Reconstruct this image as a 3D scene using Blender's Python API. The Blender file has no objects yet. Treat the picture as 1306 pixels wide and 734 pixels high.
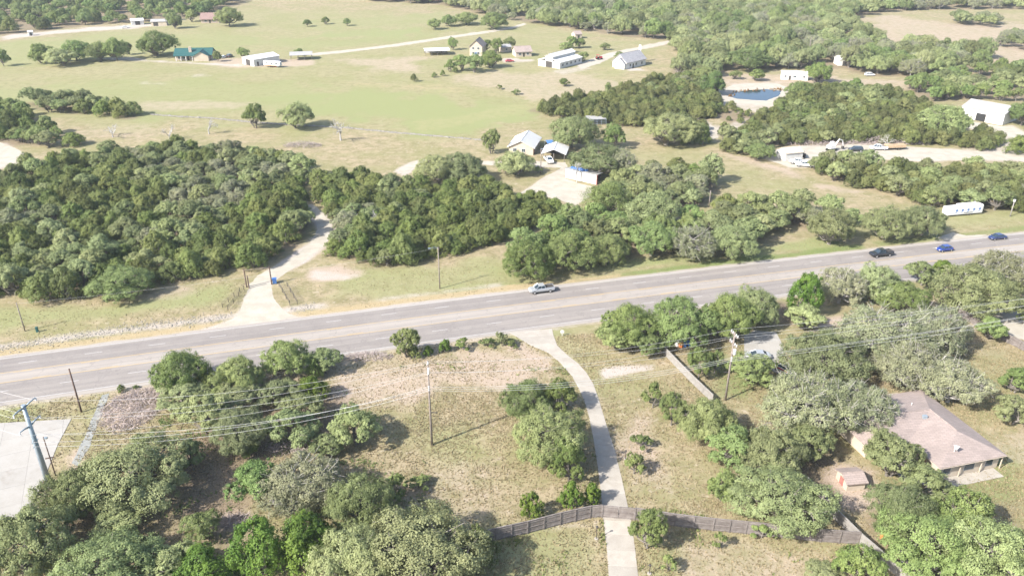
import bpy, math, random
import numpy as np
from mathutils import Vector
from mathutils.geometry import tessellate_polygon

# ------------------------------------------------------------------ camera, sky, sun, exposure
SC = bpy.context.scene
COL = SC.collection
CAM_H, PITCH, FPX = 82.0, math.radians(26.5), 1015.0
cam = bpy.data.objects.new('camera', bpy.data.cameras.new('camera'))
COL.objects.link(cam)
cam.location = (0, 0, CAM_H)
cam.rotation_euler = (math.pi / 2 - PITCH, 0, 0)
cam.data.sensor_width = 36.0
cam.data.lens = 36.0 * FPX / 1306.0
cam.data.clip_start = 1.0
cam.data.clip_end = 9000.0
SC.camera = cam

SUN_AZ, SUN_EL = math.radians(213.5), math.radians(38)      # direction from ground to the sun, from +X
world = bpy.data.worlds.new('World')
SC.world = world
world.use_nodes = True
wn = world.node_tree
wn.nodes.clear()
sky = wn.nodes.new('ShaderNodeTexSky')
sky.sky_type = 'NISHITA'
sky.sun_disc = False
sky.sun_elevation = SUN_EL
sky.sun_rotation = math.pi / 2 - SUN_AZ
sky.air_density = 1.0
sky.dust_density = 2.0
sky.ozone_density = 1.0
bgn = wn.nodes.new('ShaderNodeBackground')
bgn.inputs[1].default_value = 0.135
won = wn.nodes.new('ShaderNodeOutputWorld')
wn.links.new(sky.outputs[0], bgn.inputs[0])
wn.links.new(bgn.outputs[0], won.inputs[0])

sl = bpy.data.lights.new('sun', 'SUN')
sl.energy = 4.7
sl.angle = math.radians(0.55)
sl.color = (1.0, 0.955, 0.885)
sun = bpy.data.objects.new('sun', sl)
COL.objects.link(sun)
sdir = Vector((math.cos(SUN_AZ) * math.cos(SUN_EL), math.sin(SUN_AZ) * math.cos(SUN_EL), math.sin(SUN_EL)))
sun.rotation_euler = sdir.to_track_quat('Z', 'Y').to_euler()
sun.location = (-300, -200, 300)

SC.view_settings.view_transform = 'Standard'
SC.view_settings.look = 'None'
SC.view_settings.gamma = 1.0
SC.view_settings.use_curve_mapping = False
SC.view_settings.exposure = 1.2
SC.render.engine = 'CYCLES'
SC.cycles.max_bounces = 5
SC.cycles.diffuse_bounces = 3
SC.cycles.glossy_bounces = 2
SC.cycles.transmission_bounces = 3
SC.cycles.volume_bounces = 0
SC.cycles.caustics_reflective = False
SC.cycles.caustics_refractive = False
SC.cycles.use_denoising = True

rng = np.random.default_rng(11)
random.seed(11)

# ------------------------------------------------------------------ survey: photo points to places on the land
CP, SP = math.cos(PITCH), math.sin(PITCH)


def G(x, y, z=0.0):
    u, v = (x - 653.0) / FPX, (y - 367.0) / FPX
    dy, dz = CP - v * SP, -SP - v * CP
    t = (z - CAM_H) / dz
    return np.array([u * t, dy * t])


def depth_at(g, z=0.0):
    return g[1] * CP - (z - CAM_H) * SP


def row_of(g, z):
    dz = z - CAM_H
    return 367.0 - FPX * (g[1] * SP + dz * CP) / (g[1] * CP - dz * SP)


def height_for(g, ty):
    lo, hi = 0.0, 60.0
    for _ in range(40):
        m = (lo + hi) / 2
        if row_of(g, m) > ty:
            lo = m
        else:
            hi = m
    return lo


def GP(pts):
    return np.array([G(*p) for p in pts])


# ------------------------------------------------------------------ helpers
def tag(o, label=None, cat=None, group=None, kind=None):
    if label:
        o['label'] = label
    if cat:
        o['category'] = cat
    if group:
        o['group'] = group
    if kind:
        o['kind'] = kind
    return o


def empty(name, loc, rz=0.0, label=None, cat=None, group=None):
    o = bpy.data.objects.new(name, None)
    o.empty_display_size = 0.5
    COL.objects.link(o)
    o.location = (float(loc[0]), float(loc[1]), float(loc[2]) if len(loc) > 2 else 0.0)
    o.rotation_euler = (0, 0, rz)
    return tag(o, label, cat, group)


def link_obj(name, me, parent=None, loc=(0, 0, 0), rz=0.0, scale=None):
    o = bpy.data.objects.new(name, me)
    COL.objects.link(o)
    o.location = tuple(float(q) for q in loc)
    o.rotation_euler = (0, 0, rz)
    if scale is not None:
        o.scale = scale
    if parent is not None:
        o.parent = parent
    return o


class MB:
    """collects shapes and links them as one mesh"""

    def __init__(self):
        self.v, self.f = [], []

    def add(self, v, f):
        n = len(self.v)
        self.v += [tuple(map(float, q)) for q in v]
        self.f += [tuple(i + n for i in q) for q in f]
        return self

    def box(self, c, s, rz=0.0, top=1.0, jit=0.0):
        cx, cy, cz = c
        hx, hy, hz = s[0] / 2, s[1] / 2, s[2] / 2
        ca, sa = math.cos(rz), math.sin(rz)
        vs = []
        for dz, k in ((-hz, 1.0), (hz, top)):
            for dx, dy in ((-hx, -hy), (hx, -hy), (hx, hy), (-hx, hy)):
                x, y = dx * k, dy * k
                if jit:
                    x += random.uniform(-jit, jit); y += random.uniform(-jit, jit)
                vs.append((cx + x * ca - y * sa, cy + x * sa + y * ca, cz + dz + (random.uniform(-jit, jit) if jit else 0)))
        return self.add(vs, [(3, 2, 1, 0), (4, 5, 6, 7), (0, 1, 5, 4), (1, 2, 6, 5), (2, 3, 7, 6), (3, 0, 4, 7)])

    def tube(self, pts, rad, n=6, caps=True):
        pts = [Vector(p) for p in pts]
        if not hasattr(rad, '__len__'):
            rad = [rad] * len(pts)
        vs, fs = [], []
        for i, p in enumerate(pts):
            a = pts[max(0, i - 1)]
            b = pts[min(len(pts) - 1, i + 1)]
            d = (b - a).normalized()
            up = Vector((0, 0, 1)) if abs(d.z) < 0.95 else Vector((1, 0, 0))
            s = d.cross(up).normalized()
            t = s.cross(d).normalized()
            for k in range(n):
                an = 2 * math.pi * k / n
                vs.append(p + (s * math.cos(an) + t * math.sin(an)) * rad[i])
        for i in range(len(pts) - 1):
            for k in range(n):
                k2 = (k + 1) % n
                fs.append((i * n + k, i * n + k2, (i + 1) * n + k2, (i + 1) * n + k))
        if caps:
            fs.append(tuple(range(n - 1, -1, -1)))
            fs.append(tuple((len(pts) - 1) * n + k for k in range(n)))
        return self.add(vs, fs)

    def prism(self, poly, z0, z1):
        n = len(poly)
        vs = [(p[0], p[1], z0) for p in poly] + [(p[0], p[1], z1) for p in poly]
        fs = [(k, (k + 1) % n, n + (k + 1) % n, n + k) for k in range(n)]
        fs += [tuple(range(n - 1, -1, -1)), tuple(range(n, 2 * n))]
        return self.add(vs, fs)

    def slab(self, quad, th):
        """a sheet with corners quad (counter-clockwise from above) thickened downwards"""
        n = len(quad)
        vs = [tuple(q) for q in quad] + [(q[0], q[1], q[2] - th) for q in quad]
        fs = [tuple(range(n)), tuple(range(2 * n - 1, n - 1, -1))]
        fs += [(k, n + k, n + (k + 1) % n, (k + 1) % n) for k in range(n)]
        return self.add(vs, fs)

    def mesh(self, name, mat, smooth=False):
        me = bpy.data.meshes.new(name)
        me.from_pydata(self.v, [], self.f)
        if mat is not None:
            me.materials.append(mat)
        if smooth:
            me.polygons.foreach_set('use_smooth', [True] * len(me.polygons))
        me.update()
        return me

    def build(self, name, mat, parent=None, loc=(0, 0, 0), rz=0.0, smooth=False):
        return link_obj(name, self.mesh(name, mat, smooth), parent, loc, rz)


def fast_mesh(name, V, F, mat, tint=None, smooth=False):
    """V (n,3), F (m,k) arrays"""
    me = bpy.data.meshes.new(name)
    V = np.asarray(V, dtype=np.float32)
    F = np.asarray(F, dtype=np.int32)
    m, k = F.shape
    me.vertices.add(len(V))
    me.vertices.foreach_set('co', V.ravel())
    me.loops.add(m * k)
    me.loops.foreach_set('vertex_index', F.ravel())
    me.polygons.add(m)
    me.polygons.foreach_set('loop_start', np.arange(0, m * k, k, dtype=np.int32))
    try:
        me.polygons.foreach_set('loop_total', np.full(m, k, dtype=np.int32))
    except Exception:
        pass
    if smooth:
        me.polygons.foreach_set('use_smooth', np.ones(m, dtype=bool))
    me.materials.append(mat)
    me.update(calc_edges=True)
    if tint is not None:
        a = me.attributes.new('tint', 'FLOAT', 'FACE')
        a.data.foreach_set('value', np.asarray(tint, dtype=np.float32))
    return me


def vnoise(x, y, seed=0):
    """smooth value noise, vectorised"""
    xi, yi = np.floor(x).astype(np.int64), np.floor(y).astype(np.int64)
    xf, yf = x - xi, y - yi
    xf, yf = xf * xf * (3 - 2 * xf), yf * yf * (3 - 2 * yf)

    def h(a, b):
        n = (a * 374761393 + b * 668265263 + seed * 974634777) & 0x7fffffff
        n = ((n ^ (n >> 13)) * 1274126177) & 0x7fffffff
        return ((n ^ (n >> 16)) & 0xffff) / 65535.0
    return (h(xi, yi) * (1 - xf) + h(xi + 1, yi) * xf) * (1 - yf) + (h(xi, yi + 1) * (1 - xf) + h(xi + 1, yi + 1) * xf) * yf


def fbm(x, y, seed=0, o=3):
    s, a, t = 0.0, 0.5, 0.0
    for i in range(o):
        s = s + a * vnoise(x * 2 ** i, y * 2 ** i, seed + i)
        t += a
        a *= 0.5
    return s / t


def in_poly(P, poly):
    x, y = P[:, 0], P[:, 1]
    inside = np.zeros(len(P), bool)
    n = len(poly)
    for i in range(n):
        x1, y1 = poly[i]
        x2, y2 = poly[(i + 1) % n]
        c = ((y1 > y) != (y2 > y)) & (x < (x2 - x1) * (y - y1) / (y2 - y1 + 1e-12) + x1)
        inside ^= c
    return inside


def sdist(P, poly):
    """signed distance, positive inside"""
    d = np.full(len(P), 1e9)
    n = len(poly)
    for i in range(n):
        a = np.asarray(poly[i]); b = np.asarray(poly[(i + 1) % n])
        ab = b - a
        t = np.clip(((P - a) @ ab) / (ab @ ab + 1e-12), 0, 1)
        q = P - (a + t[:, None] * ab)
        d = np.minimum(d, np.hypot(q[:, 0], q[:, 1]))
    return np.where(in_poly(P, poly), d, -d)


def sdist_line(P, pts):
    d = np.full(len(P), 1e9)
    for i in range(len(pts) - 1):
        a = np.asarray(pts[i]); b = np.asarray(pts[i + 1])
        ab = b - a
        t = np.clip(((P - a) @ ab) / (ab @ ab + 1e-12), 0, 1)
        q = P - (a + t[:, None] * ab)
        d = np.minimum(d, np.hypot(q[:, 0], q[:, 1]))
    return d


# ------------------------------------------------------------------ materials
def new_mat(name):
    m = bpy.data.materials.new(name)
    m.use_nodes = True
    nt = m.node_tree
    nt.nodes.clear()
    out = nt.nodes.new('ShaderNodeOutputMaterial')
    return m, nt, out


def nd(nt, typ, **kw):
    n = nt.nodes.new(typ)
    for k, v in kw.items():
        setattr(n, k, v)
    return n


def rgb(c):
    return (c[0], c[1], c[2], 1.0)


def noise(nt, vec, scale, detail=3.0, rough=0.55):
    n = nd(nt, 'ShaderNodeTexNoise')
    n.inputs['Scale'].default_value = scale
    n.inputs['Detail'].default_value = detail
    n.inputs['Roughness'].default_value = rough
    if vec is not None:
        nt.links.new(vec, n.inputs['Vector'])
    return n.outputs['Fac']


def mix(nt, fac, a, b, blend='MIX'):
    n = nd(nt, 'ShaderNodeMix', data_type='RGBA', blend_type=blend)
    for sock, val in ((n.inputs[0], fac), (n.inputs[6], a), (n.inputs[7], b)):
        if hasattr(val, 'links'):
            nt.links.new(val, sock)
        elif isinstance(val, (tuple, list)):
            sock.default_value = rgb(val)
        else:
            sock.default_value = val
    return n.outputs[2]


def mathn(nt, op, a, b=0.0, clamp=False):
    n = nd(nt, 'ShaderNodeMath', operation=op, use_clamp=clamp)
    for i, val in enumerate((a, b)):
        if hasattr(val, 'links'):
            nt.links.new(val, n.inputs[i])
        else:
            n.inputs[i].default_value = val
    return n.outputs[0]


def ramp(nt, val, a, b):
    n = nd(nt, 'ShaderNodeMapRange', interpolation_type='SMOOTHSTEP')
    nt.links.new(val, n.inputs[0])
    n.inputs[1].default_value = a
    n.inputs[2].default_value = b
    return n.outputs[0]


def bump(nt, h, strength=0.4, dist=0.1):
    b = nd(nt, 'ShaderNodeBump')
    b.inputs['Strength'].default_value = strength
    b.inputs['Distance'].default_value = dist
    nt.links.new(h, b.inputs['Height'])
    return b.outputs[0]


def coords(nt, kind='Object'):
    return nd(nt, 'ShaderNodeTexCoord').outputs[kind]


def mat_mottled(name, c1, c2, scale=1.0, rough=0.85, metallic=0.0, c3=None, bumps=0.25, spec=0.3, fine=14.0, vary=0.0):
    m, nt, out = new_mat(name)
    co = coords(nt)
    n1 = noise(nt, co, scale, 4)
    n2 = noise(nt, co, scale * fine, 3)
    f = mathn(nt, 'ADD', mathn(nt, 'MULTIPLY', n1, 0.65), mathn(nt, 'MULTIPLY', n2, 0.35))
    col = mix(nt, ramp(nt, f, 0.33, 0.67), c1, c2)
    if c3 is not None:
        col = mix(nt, ramp(nt, noise(nt, co, scale * 0.37, 4, 0.7), 0.55, 0.72), col, c3)
    if vary:
        hs = nd(nt, 'ShaderNodeHueSaturation')
        mr = nd(nt, 'ShaderNodeMapRange')
        nt.links.new(nd(nt, 'ShaderNodeObjectInfo').outputs['Random'], mr.inputs[0])
        mr.inputs[3].default_value = 1 - vary
        mr.inputs[4].default_value = 1 + vary
        nt.links.new(mr.outputs[0], hs.inputs['Value'])
        nt.links.new(col, hs.inputs['Color'])
        col = hs.outputs[0]
    p = nd(nt, 'ShaderNodeBsdfPrincipled')
    nt.links.new(col, p.inputs['Base Color'])
    p.inputs['Roughness'].default_value = rough
    p.inputs['Metallic'].default_value = metallic
    p.inputs['Specular IOR Level'].default_value = spec
    if bumps:
        nt.links.new(bump(nt, n2, bumps, 0.05), p.inputs['Normal'])
    nt.links.new(p.outputs[0], out.inputs[0])
    return m


def mat_leaf(name, a, b, c=None, spread=0.35, trans=0.34):
    m, nt, out = new_mat(name)
    at = nd(nt, 'ShaderNodeAttribute', attribute_name='tint').outputs['Fac']
    rnd = nd(nt, 'ShaderNodeObjectInfo').outputs['Random']
    col = mix(nt, at, a, b)
    if c is not None:
        col = mix(nt, mathn(nt, 'MULTIPLY', rnd, 0.6), col, c)
    hs = nd(nt, 'ShaderNodeHueSaturation')
    nt.links.new(col, hs.inputs['Color'])
    mr = nd(nt, 'ShaderNodeMapRange')
    nt.links.new(mathn(nt, 'FRACT', mathn(nt, 'MULTIPLY', rnd, 7.13)), mr.inputs[0])
    mr.inputs[3].default_value = 1.0 - spread
    mr.inputs[4].default_value = 1.0 + spread
    nt.links.new(mr.outputs[0], hs.inputs['Value'])
    mh = nd(nt, 'ShaderNodeMapRange')
    nt.links.new(mathn(nt, 'FRACT', mathn(nt, 'MULTIPLY', rnd, 13.7)), mh.inputs[0])
    mh.inputs[3].default_value = 0.485
    mh.inputs[4].default_value = 0.515
    nt.links.new(mh.outputs[0], hs.inputs['Hue'])
    p = nd(nt, 'ShaderNodeBsdfPrincipled')
    nt.links.new(hs.outputs[0], p.inputs['Base Color'])
    p.inputs['Roughness'].default_value = 0.6
    p.inputs['Specular IOR Level'].default_value = 0.25
    t = nd(nt, 'ShaderNodeBsdfTranslucent')
    nt.links.new(hs.outputs[0], t.inputs[0])
    ms = nd(nt, 'ShaderNodeMixShader')
    ms.inputs[0].default_value = trans
    nt.links.new(p.outputs[0], ms.inputs[1])
    nt.links.new(t.outputs[0], ms.inputs[2])
    nt.links.new(ms.outputs[0], out.inputs[0])
    return m


def mat_corrugated(name, c, scale=1.6, rough=0.45, metallic=0.0, dirt=(0.4, 0.36, 0.3)):
    m, nt, out = new_mat(name)
    co = coords(nt)
    w = nd(nt, 'ShaderNodeTexWave', wave_type='BANDS', bands_direction='X')
    w.inputs['Scale'].default_value = scale
    nt.links.new(co, w.inputs['Vector'])
    n1 = noise(nt, co, 0.35, 5, 0.65)
    col = mix(nt, mathn(nt, 'MULTIPLY', ramp(nt, n1, 0.48, 0.75), 0.35), c, dirt)
    p = nd(nt, 'ShaderNodeBsdfPrincipled')
    nt.links.new(col, p.inputs['Base Color'])
    p.inputs['Roughness'].default_value = rough
    p.inputs['Metallic'].default_value = metallic
    p.inputs['Specular IOR Level'].default_value = 0.2
    nt.links.new(bump(nt, w.outputs['Fac'], 0.5, 0.06), p.inputs['Normal'])
    nt.links.new(p.outputs[0], out.inputs[0])
    return m


def mat_shingle(name, c1, c2):
    m, nt, out = new_mat(name)
    co = coords(nt)
    br = nd(nt, 'ShaderNodeTexBrick')
    br.inputs['Scale'].default_value = 1.0
    br.inputs['Brick Width'].default_value = 0.9
    br.inputs['Row Height'].default_value = 0.34
    br.inputs['Mortar Size'].default_value = 0.02
    br.inputs['Color1'].default_value = rgb(c1)
    br.inputs['Color2'].default_value = rgb(c2)
    br.inputs['Mortar'].default_value = rgb(tuple(q * 0.55 for q in c1))
    nt.links.new(co, br.inputs['Vector'])
    n1 = noise(nt, co, 0.3, 5, 0.65)
    col = mix(nt, mathn(nt, 'MULTIPLY', ramp(nt, n1, 0.4, 0.75), 0.5), br.outputs[0], tuple(q * 0.72 for q in c2))
    p = nd(nt, 'ShaderNodeBsdfPrincipled')
    nt.links.new(col, p.inputs['Base Color'])
    p.inputs['Roughness'].default_value = 0.92
    nt.links.new(bump(nt, br.outputs['Fac'], 0.4, -0.03), p.inputs['Normal'])
    nt.links.new(p.outputs[0], out.inputs[0])
    return m


def mat_paint(name, c, rough=0.35, coat=0.4, metallic=0.0):
    m, nt, out = new_mat(name)
    co = coords(nt)
    col = mix(nt, mathn(nt, 'MULTIPLY', ramp(nt, noise(nt, co, 2.2, 4), 0.5, 0.8), 0.25), c, tuple(0.75 * q + 0.06 for q in c))
    p = nd(nt, 'ShaderNodeBsdfPrincipled')
    nt.links.new(col, p.inputs['Base Color'])
    p.inputs['Roughness'].default_value = rough
    p.inputs['Metallic'].default_value = metallic
    p.inputs['Coat Weight'].default_value = coat
    nt.links.new(p.outputs[0], out.inputs[0])
    return m


M = {}
M['bark'] = mat_mottled('bark', (0.11, 0.095, 0.08), (0.22, 0.20, 0.18), 1.5, 0.95)
M['bark_pale'] = mat_mottled('bark_pale', (0.208, 0.192, 0.176), (0.336, 0.320, 0.296), 1.5, 0.95)
M['oak'] = mat_leaf('oak_leaf', (0.157, 0.195, 0.072), (0.299, 0.345, 0.149), (0.316, 0.335, 0.178), 0.3)
M['oakg'] = mat_leaf('oak_leaf_green', (0.119, 0.179, 0.051), (0.251, 0.324, 0.109), (0.256, 0.289, 0.127), 0.2)
M['grey'] = mat_leaf('oak_leaf_grey', (0.184, 0.203, 0.102), (0.318, 0.329, 0.188), (0.328, 0.340, 0.218), 0.15)
M['jun'] = mat_leaf('juniper_leaf', (0.101, 0.144, 0.039), (0.213, 0.258, 0.074), (0.208, 0.225, 0.090), 0.3)
M['jung'] = mat_leaf('juniper_leaf_light', (0.102, 0.130, 0.037), (0.209, 0.234, 0.079), (0.194, 0.198, 0.088), 0.3)
M['junb'] = mat_leaf('juniper_leaf_vivid', (0.073, 0.133, 0.022), (0.164, 0.239, 0.041), None, 0.15)
M['shr'] = mat_leaf('shrub_leaf', (0.118, 0.178, 0.045), (0.245, 0.301, 0.099), (0.225, 0.244, 0.109), 0.18)
M['straw'] = mat_leaf('grass_blade', (0.147, 0.147, 0.059), (0.350, 0.294, 0.175), None, 0.0, 0.2)
M['reed'] = mat_leaf('reed_blade', (0.144, 0.078, 0.030), (0.216, 0.132, 0.048), None, 0.0, 0.2)
M['bark_silver'] = mat_mottled('bark_silver', (0.306, 0.289, 0.272), (0.425, 0.408, 0.391), 1.5, 0.95)
M['twig'] = mat_mottled('twig', (0.274, 0.225, 0.215), (0.446, 0.380, 0.351), 3.0, 0.95, bumps=0)
M['rock'] = mat_mottled('limestone', (0.206, 0.187, 0.157), (0.323, 0.304, 0.270), 0.8, 0.95)
M['gravel'] = mat_mottled('gravel', (0.314, 0.283, 0.231), (0.389, 0.356, 0.298), 0.35, 0.97, c3=(0.330, 0.293, 0.226), bumps=0.5, fine=11)
M['concrete'] = mat_mottled('concrete', (0.294, 0.264, 0.225), (0.352, 0.322, 0.278), 0.5, 0.9, c3=(0.284, 0.252, 0.209), fine=9, vary=0.09)
M['concrete_white'] = mat_mottled('concrete_white', (0.291, 0.274, 0.247), (0.326, 0.309, 0.285), 0.4, 0.9, c3=(0.262, 0.239, 0.210), fine=9, vary=0.05)
M['wood_fence'] = mat_mottled('weathered_cedar', (0.130, 0.109, 0.100), (0.221, 0.197, 0.184), 1.3, 0.95, c3=(0.262, 0.244, 0.236), vary=0.18)
M['wood_pale'] = mat_mottled('bleached_wood', (0.213, 0.198, 0.181), (0.285, 0.270, 0.250), 1.2, 0.95, c3=(0.173, 0.156, 0.144))
M['pole_wood'] = mat_mottled('pole_wood', (0.085, 0.055, 0.045), (0.15, 0.105, 0.085), 1.8, 0.95)
M['pole_grey'] = mat_mottled('pole_grey', (0.17, 0.14, 0.12), (0.26, 0.225, 0.20), 1.8, 0.95)
M['galv'] = mat_mottled('galvanised_steel', (0.213, 0.265, 0.307), (0.307, 0.361, 0.404), 0.8, 0.5, 0.35)
M['insul'] = mat_mottled('insulator', (0.440, 0.440, 0.432), (0.528, 0.528, 0.520), 3.0, 0.4, bumps=0)
M['wire'] = mat_mottled('wire', (0.384, 0.384, 0.384), (0.446, 0.446, 0.446), 1.0, 0.5, bumps=0)
M['black'] = mat_mottled('rubber', (0.018, 0.018, 0.018), (0.03, 0.03, 0.03), 4.0, 0.8)
M['dark_metal'] = mat_mottled('dark_metal', (0.04, 0.035, 0.033), (0.07, 0.062, 0.058), 3.0, 0.7)
M['white_wall'] = mat_corrugated('white_metal_wall', (0.566, 0.558, 0.535), 2.2)
M['white_roof'] = mat_corrugated('white_metal_roof', (0.572, 0.568, 0.559), 1.6, 0.75)
M['grey_roof'] = mat_corrugated('grey_metal_roof', (0.30, 0.298, 0.292), 1.6, 0.8)
M['green_roof'] = mat_corrugated('green_metal_roof', (0.027, 0.090, 0.087), 1.6, 0.5, dirt=(0.084, 0.132, 0.126))
M['cream_wall'] = mat_mottled('cream_wall', (0.400, 0.336, 0.264), (0.480, 0.416, 0.336), 0.8, 0.9)
M['stone_wall'] = mat_mottled('stone_wall', (0.320, 0.256, 0.200), (0.448, 0.376, 0.312), 2.0, 0.95)
M['white_paint'] = mat_mottled('white_paint', (0.567, 0.558, 0.543), (0.631, 0.624, 0.607), 0.8, 0.6)
M['tan_shingle'] = mat_shingle('tan_shingle', (0.315, 0.255, 0.228), (0.262, 0.212, 0.19))
M['red_shingle'] = mat_shingle('red_shingle', (0.264, 0.176, 0.152), (0.216, 0.144, 0.128))
M['grey_shingle'] = mat_shingle('grey_shingle', (0.36, 0.35, 0.36), (0.29, 0.285, 0.30))
M['red_brick'] = mat_mottled('red_brick', (0.26, 0.10, 0.085), (0.36, 0.16, 0.13), 2.0, 0.9)
M['glass'] = mat_paint('window_glass', (0.03, 0.045, 0.06), 0.08, 0.0)
M['blue'] = mat_mottled('blue_tarp', (0.05, 0.13, 0.36), (0.09, 0.20, 0.46), 1.2, 0.6)
M['rust'] = mat_mottled('rusty_steel', (0.28, 0.12, 0.05), (0.42, 0.20, 0.09), 2.0, 0.9)
M['lumber'] = mat_mottled('lumber', (0.352, 0.248, 0.152), (0.464, 0.352, 0.232), 2.0, 0.9)
M['red_paint'] = mat_mottled('red_paint', (0.34, 0.035, 0.045), (0.44, 0.06, 0.06), 2.0, 0.5)
M['orange'] = mat_mottled('orange_plastic', (0.62, 0.16, 0.05), (0.70, 0.22, 0.08), 2.0, 0.5)
M['lamp_red'] = mat_paint('lamp_red', (0.45, 0.03, 0.02), 0.25)
M['lamp_clear'] = mat_paint('lamp_clear', (0.75, 0.75, 0.73), 0.2)
M['rim'] = mat_paint('rim', (0.55, 0.55, 0.56), 0.3, 0.0, 0.6)
M['paint_white'] = mat_mottled('road_paint_white', (0.320, 0.309, 0.297), (0.397, 0.385, 0.374), 1.5, 0.8, bumps=0)
M['paint_yellow'] = mat_mottled('road_paint_yellow', (0.371, 0.256, 0.102), (0.422, 0.320, 0.166), 0.6, 0.8, c3=(0.288, 0.243, 0.192), bumps=0)

# ------------------------------------------------------------------ land use (photo outlines, turned into ground outlines)
ZONES = {   # name: (outline of the tree bases, count, {kind: weight}, (min, max crown width m), place phrase)
    'cedar_wood': ([(-40, 385), (0, 378), (60, 385), (110, 378), (150, 372), (200, 362), (262, 352), (320, 342), (352, 328), (376, 308), (392, 288), (388, 268),
                    (380, 240), (395, 225), (330, 200), (240, 193), (180, 196), (110, 205), (60, 218), (30, 226), (0, 228), (-40, 230)],
                   560, {'jun': 0.58, 'oak': 0.27, 'grey': 0.15}, (3.6, 8.8), 'in the dense wood beside the winding gravel drive'),
    'drive_wood': ([(424, 327), (452, 332), (490, 340), (528, 334), (580, 325), (622, 312), (655, 300), (690, 286), (716, 275), (690, 262), (650, 258), (620, 240),
                    (560, 245), (500, 243), (450, 232), (405, 236), (402, 250), (420, 268), (428, 288), (425, 305)],
                   230, {'jun': 0.68, 'oak': 0.24, 'grey': 0.08}, (3.5, 8.2), 'in the wood between the gravel drive and the ranch yard'),
    'left_copse': ([(-30, 185), (15, 188), (45, 186), (78, 178), (70, 165), (40, 150), (20, 140), (-30, 135)],
                   34, {'jun': 0.6, 'oakg': 0.4}, (5, 8.5), 'in the copse between the pale clearing and the pasture'),
    'pasture_row': ([(30, 132), (60, 143), (100, 146), (165, 150), (172, 146), (150, 140), (110, 135), (70, 128)],
                    24, {'jun': 0.4, 'oak': 0.6}, (6, 9), 'in the tree row jutting into the pasture'),
    'far_bluff': ([(-60, 52), (0, 47), (60, 40), (110, 33), (200, 28), (255, 22), (290, 12), (315, 3), (320, -22), (-120, -22)],
                  520, {'oakg': 0.72, 'jun': 0.28}, (7, 11), 'in the dark woodland beyond the farm sheds'),
    'far_woodland': ([(470, 2), (560, 6), (640, 24), (720, 36), (790, 46), (850, 52), (872, 72), (862, 98), (900, 104), (930, 92), (985, 88), (1060, 88),
                      (1120, 97), (1200, 100), (1262, 84), (1256, 72), (1200, 66), (1120, 58), (1088, 40), (1084, 24), (1140, 14), (1310, 12), (1360, -22), (430, -22)],
                     1900, {'oak': 0.66, 'grey': 0.16, 'oakg': 0.18}, (8, 12.5), 'in the far oak woodland behind the pond'),
    'clearing_motte': ([(1210, 33), (1265, 36), (1275, 30), (1220, 26)], 12, {'oak': 0.8, 'grey': 0.2}, (7, 11), 'in the motte standing in the far tan clearing'),
    'clearing_edge': ([(1274, 62), (1340, 70), (1340, 45), (1285, 50)], 18, {'oak': 0.7, 'grey': 0.3}, (7, 11), 'at the rim of the far tan clearing'),
    'barn_wood': ([(1180, 132), (1225, 128), (1340, 130), (1340, 92), (1262, 92), (1200, 104), (1150, 110)], 60, {'oakg': 0.4, 'oak': 0.4, 'jun': 0.2}, (6, 9), 'behind the big grey-roofed barn'),
    'pond_cedars': ([(683, 141), (700, 147), (740, 152), (790, 160), (850, 166), (905, 178), (925, 172), (905, 152), (918, 130), (905, 108), (870, 104), (838, 104), (810, 116), (760, 128), (715, 132)],
                    230, {'jung': 0.78, 'oak': 0.12, 'grey': 0.1}, (4.5, 7.5), 'in the cedar belt between pasture and pond'),
    'scrub_flat': ([(905, 150), (930, 160), (985, 165), (985, 150), (940, 138), (910, 135)], 16, {'jung': 0.5, 'shr': 0.2, 'grey': 0.3}, (2.5, 4.5), 'in the scrub below the pond bank'),
    'work_cedars': ([(918, 190), (945, 200), (968, 206), (985, 192), (1040, 186), (1110, 188), (1150, 184), (1215, 186), (1225, 172), (1195, 158), (1180, 135), (1110, 118), (1040, 116), (1002, 128), (985, 150), (950, 172)],
                    280, {'jung': 0.74, 'oak': 0.18, 'shr': 0.08}, (5, 8), 'in the cedar thicket between the pond and the dirt work site'),
    'barn_front': ([(1222, 188), (1262, 196), (1275, 180), (1250, 172), (1230, 176)], 14, {'jung': 0.8, 'oak': 0.2}, (5, 7.5), 'in front of the big grey-roofed barn'),
    'hedge_belt': ([(1032, 217), (1062, 232), (1120, 243), (1180, 262), (1240, 268), (1330, 272), (1330, 228), (1250, 225), (1180, 221), (1120, 220), (1060, 214)],
                   170, {'oak': 0.5, 'jung': 0.4, 'grey': 0.1}, (5, 8.5), 'in the long thicket above the parked white trailer'),
    'ranch_oaks': ([(760, 262), (800, 266), (850, 268), (898, 262), (908, 240), (890, 226), (850, 222), (800, 230), (770, 245)],
                   30, {'grey': 0.35, 'oak': 0.4, 'jun': 0.25}, (6, 9), 'in the grove beside the white ranch wall'),
    'road_grove': ([(668, 346), (720, 344), (790, 334), (850, 328), (880, 318), (895, 296), (860, 282), (800, 276), (750, 284), (700, 305), (672, 328)],
                   44, {'oakg': 0.5, 'oak': 0.35, 'jun': 0.15}, (6, 9.5), 'in the grove along the north side of the highway'),
    'highway_oaks': ([(905, 330), (955, 324), (965, 308), (1000, 290), (1060, 296), (1100, 292), (1085, 278), (1020, 270), (960, 268), (920, 275), (900, 300)],
                     30, {'oak': 0.6, 'grey': 0.3, 'oakg': 0.1}, (6, 9.5), 'in the open oaks between the highway and the meadow'),
    'upper_mid': ([(868, 128), (915, 108), (900, 98), (880, 100), (862, 112)], 10, {'oakg': 0.8, 'oak': 0.2}, (5, 8), 'at the end of the pond bank'),
}

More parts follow.
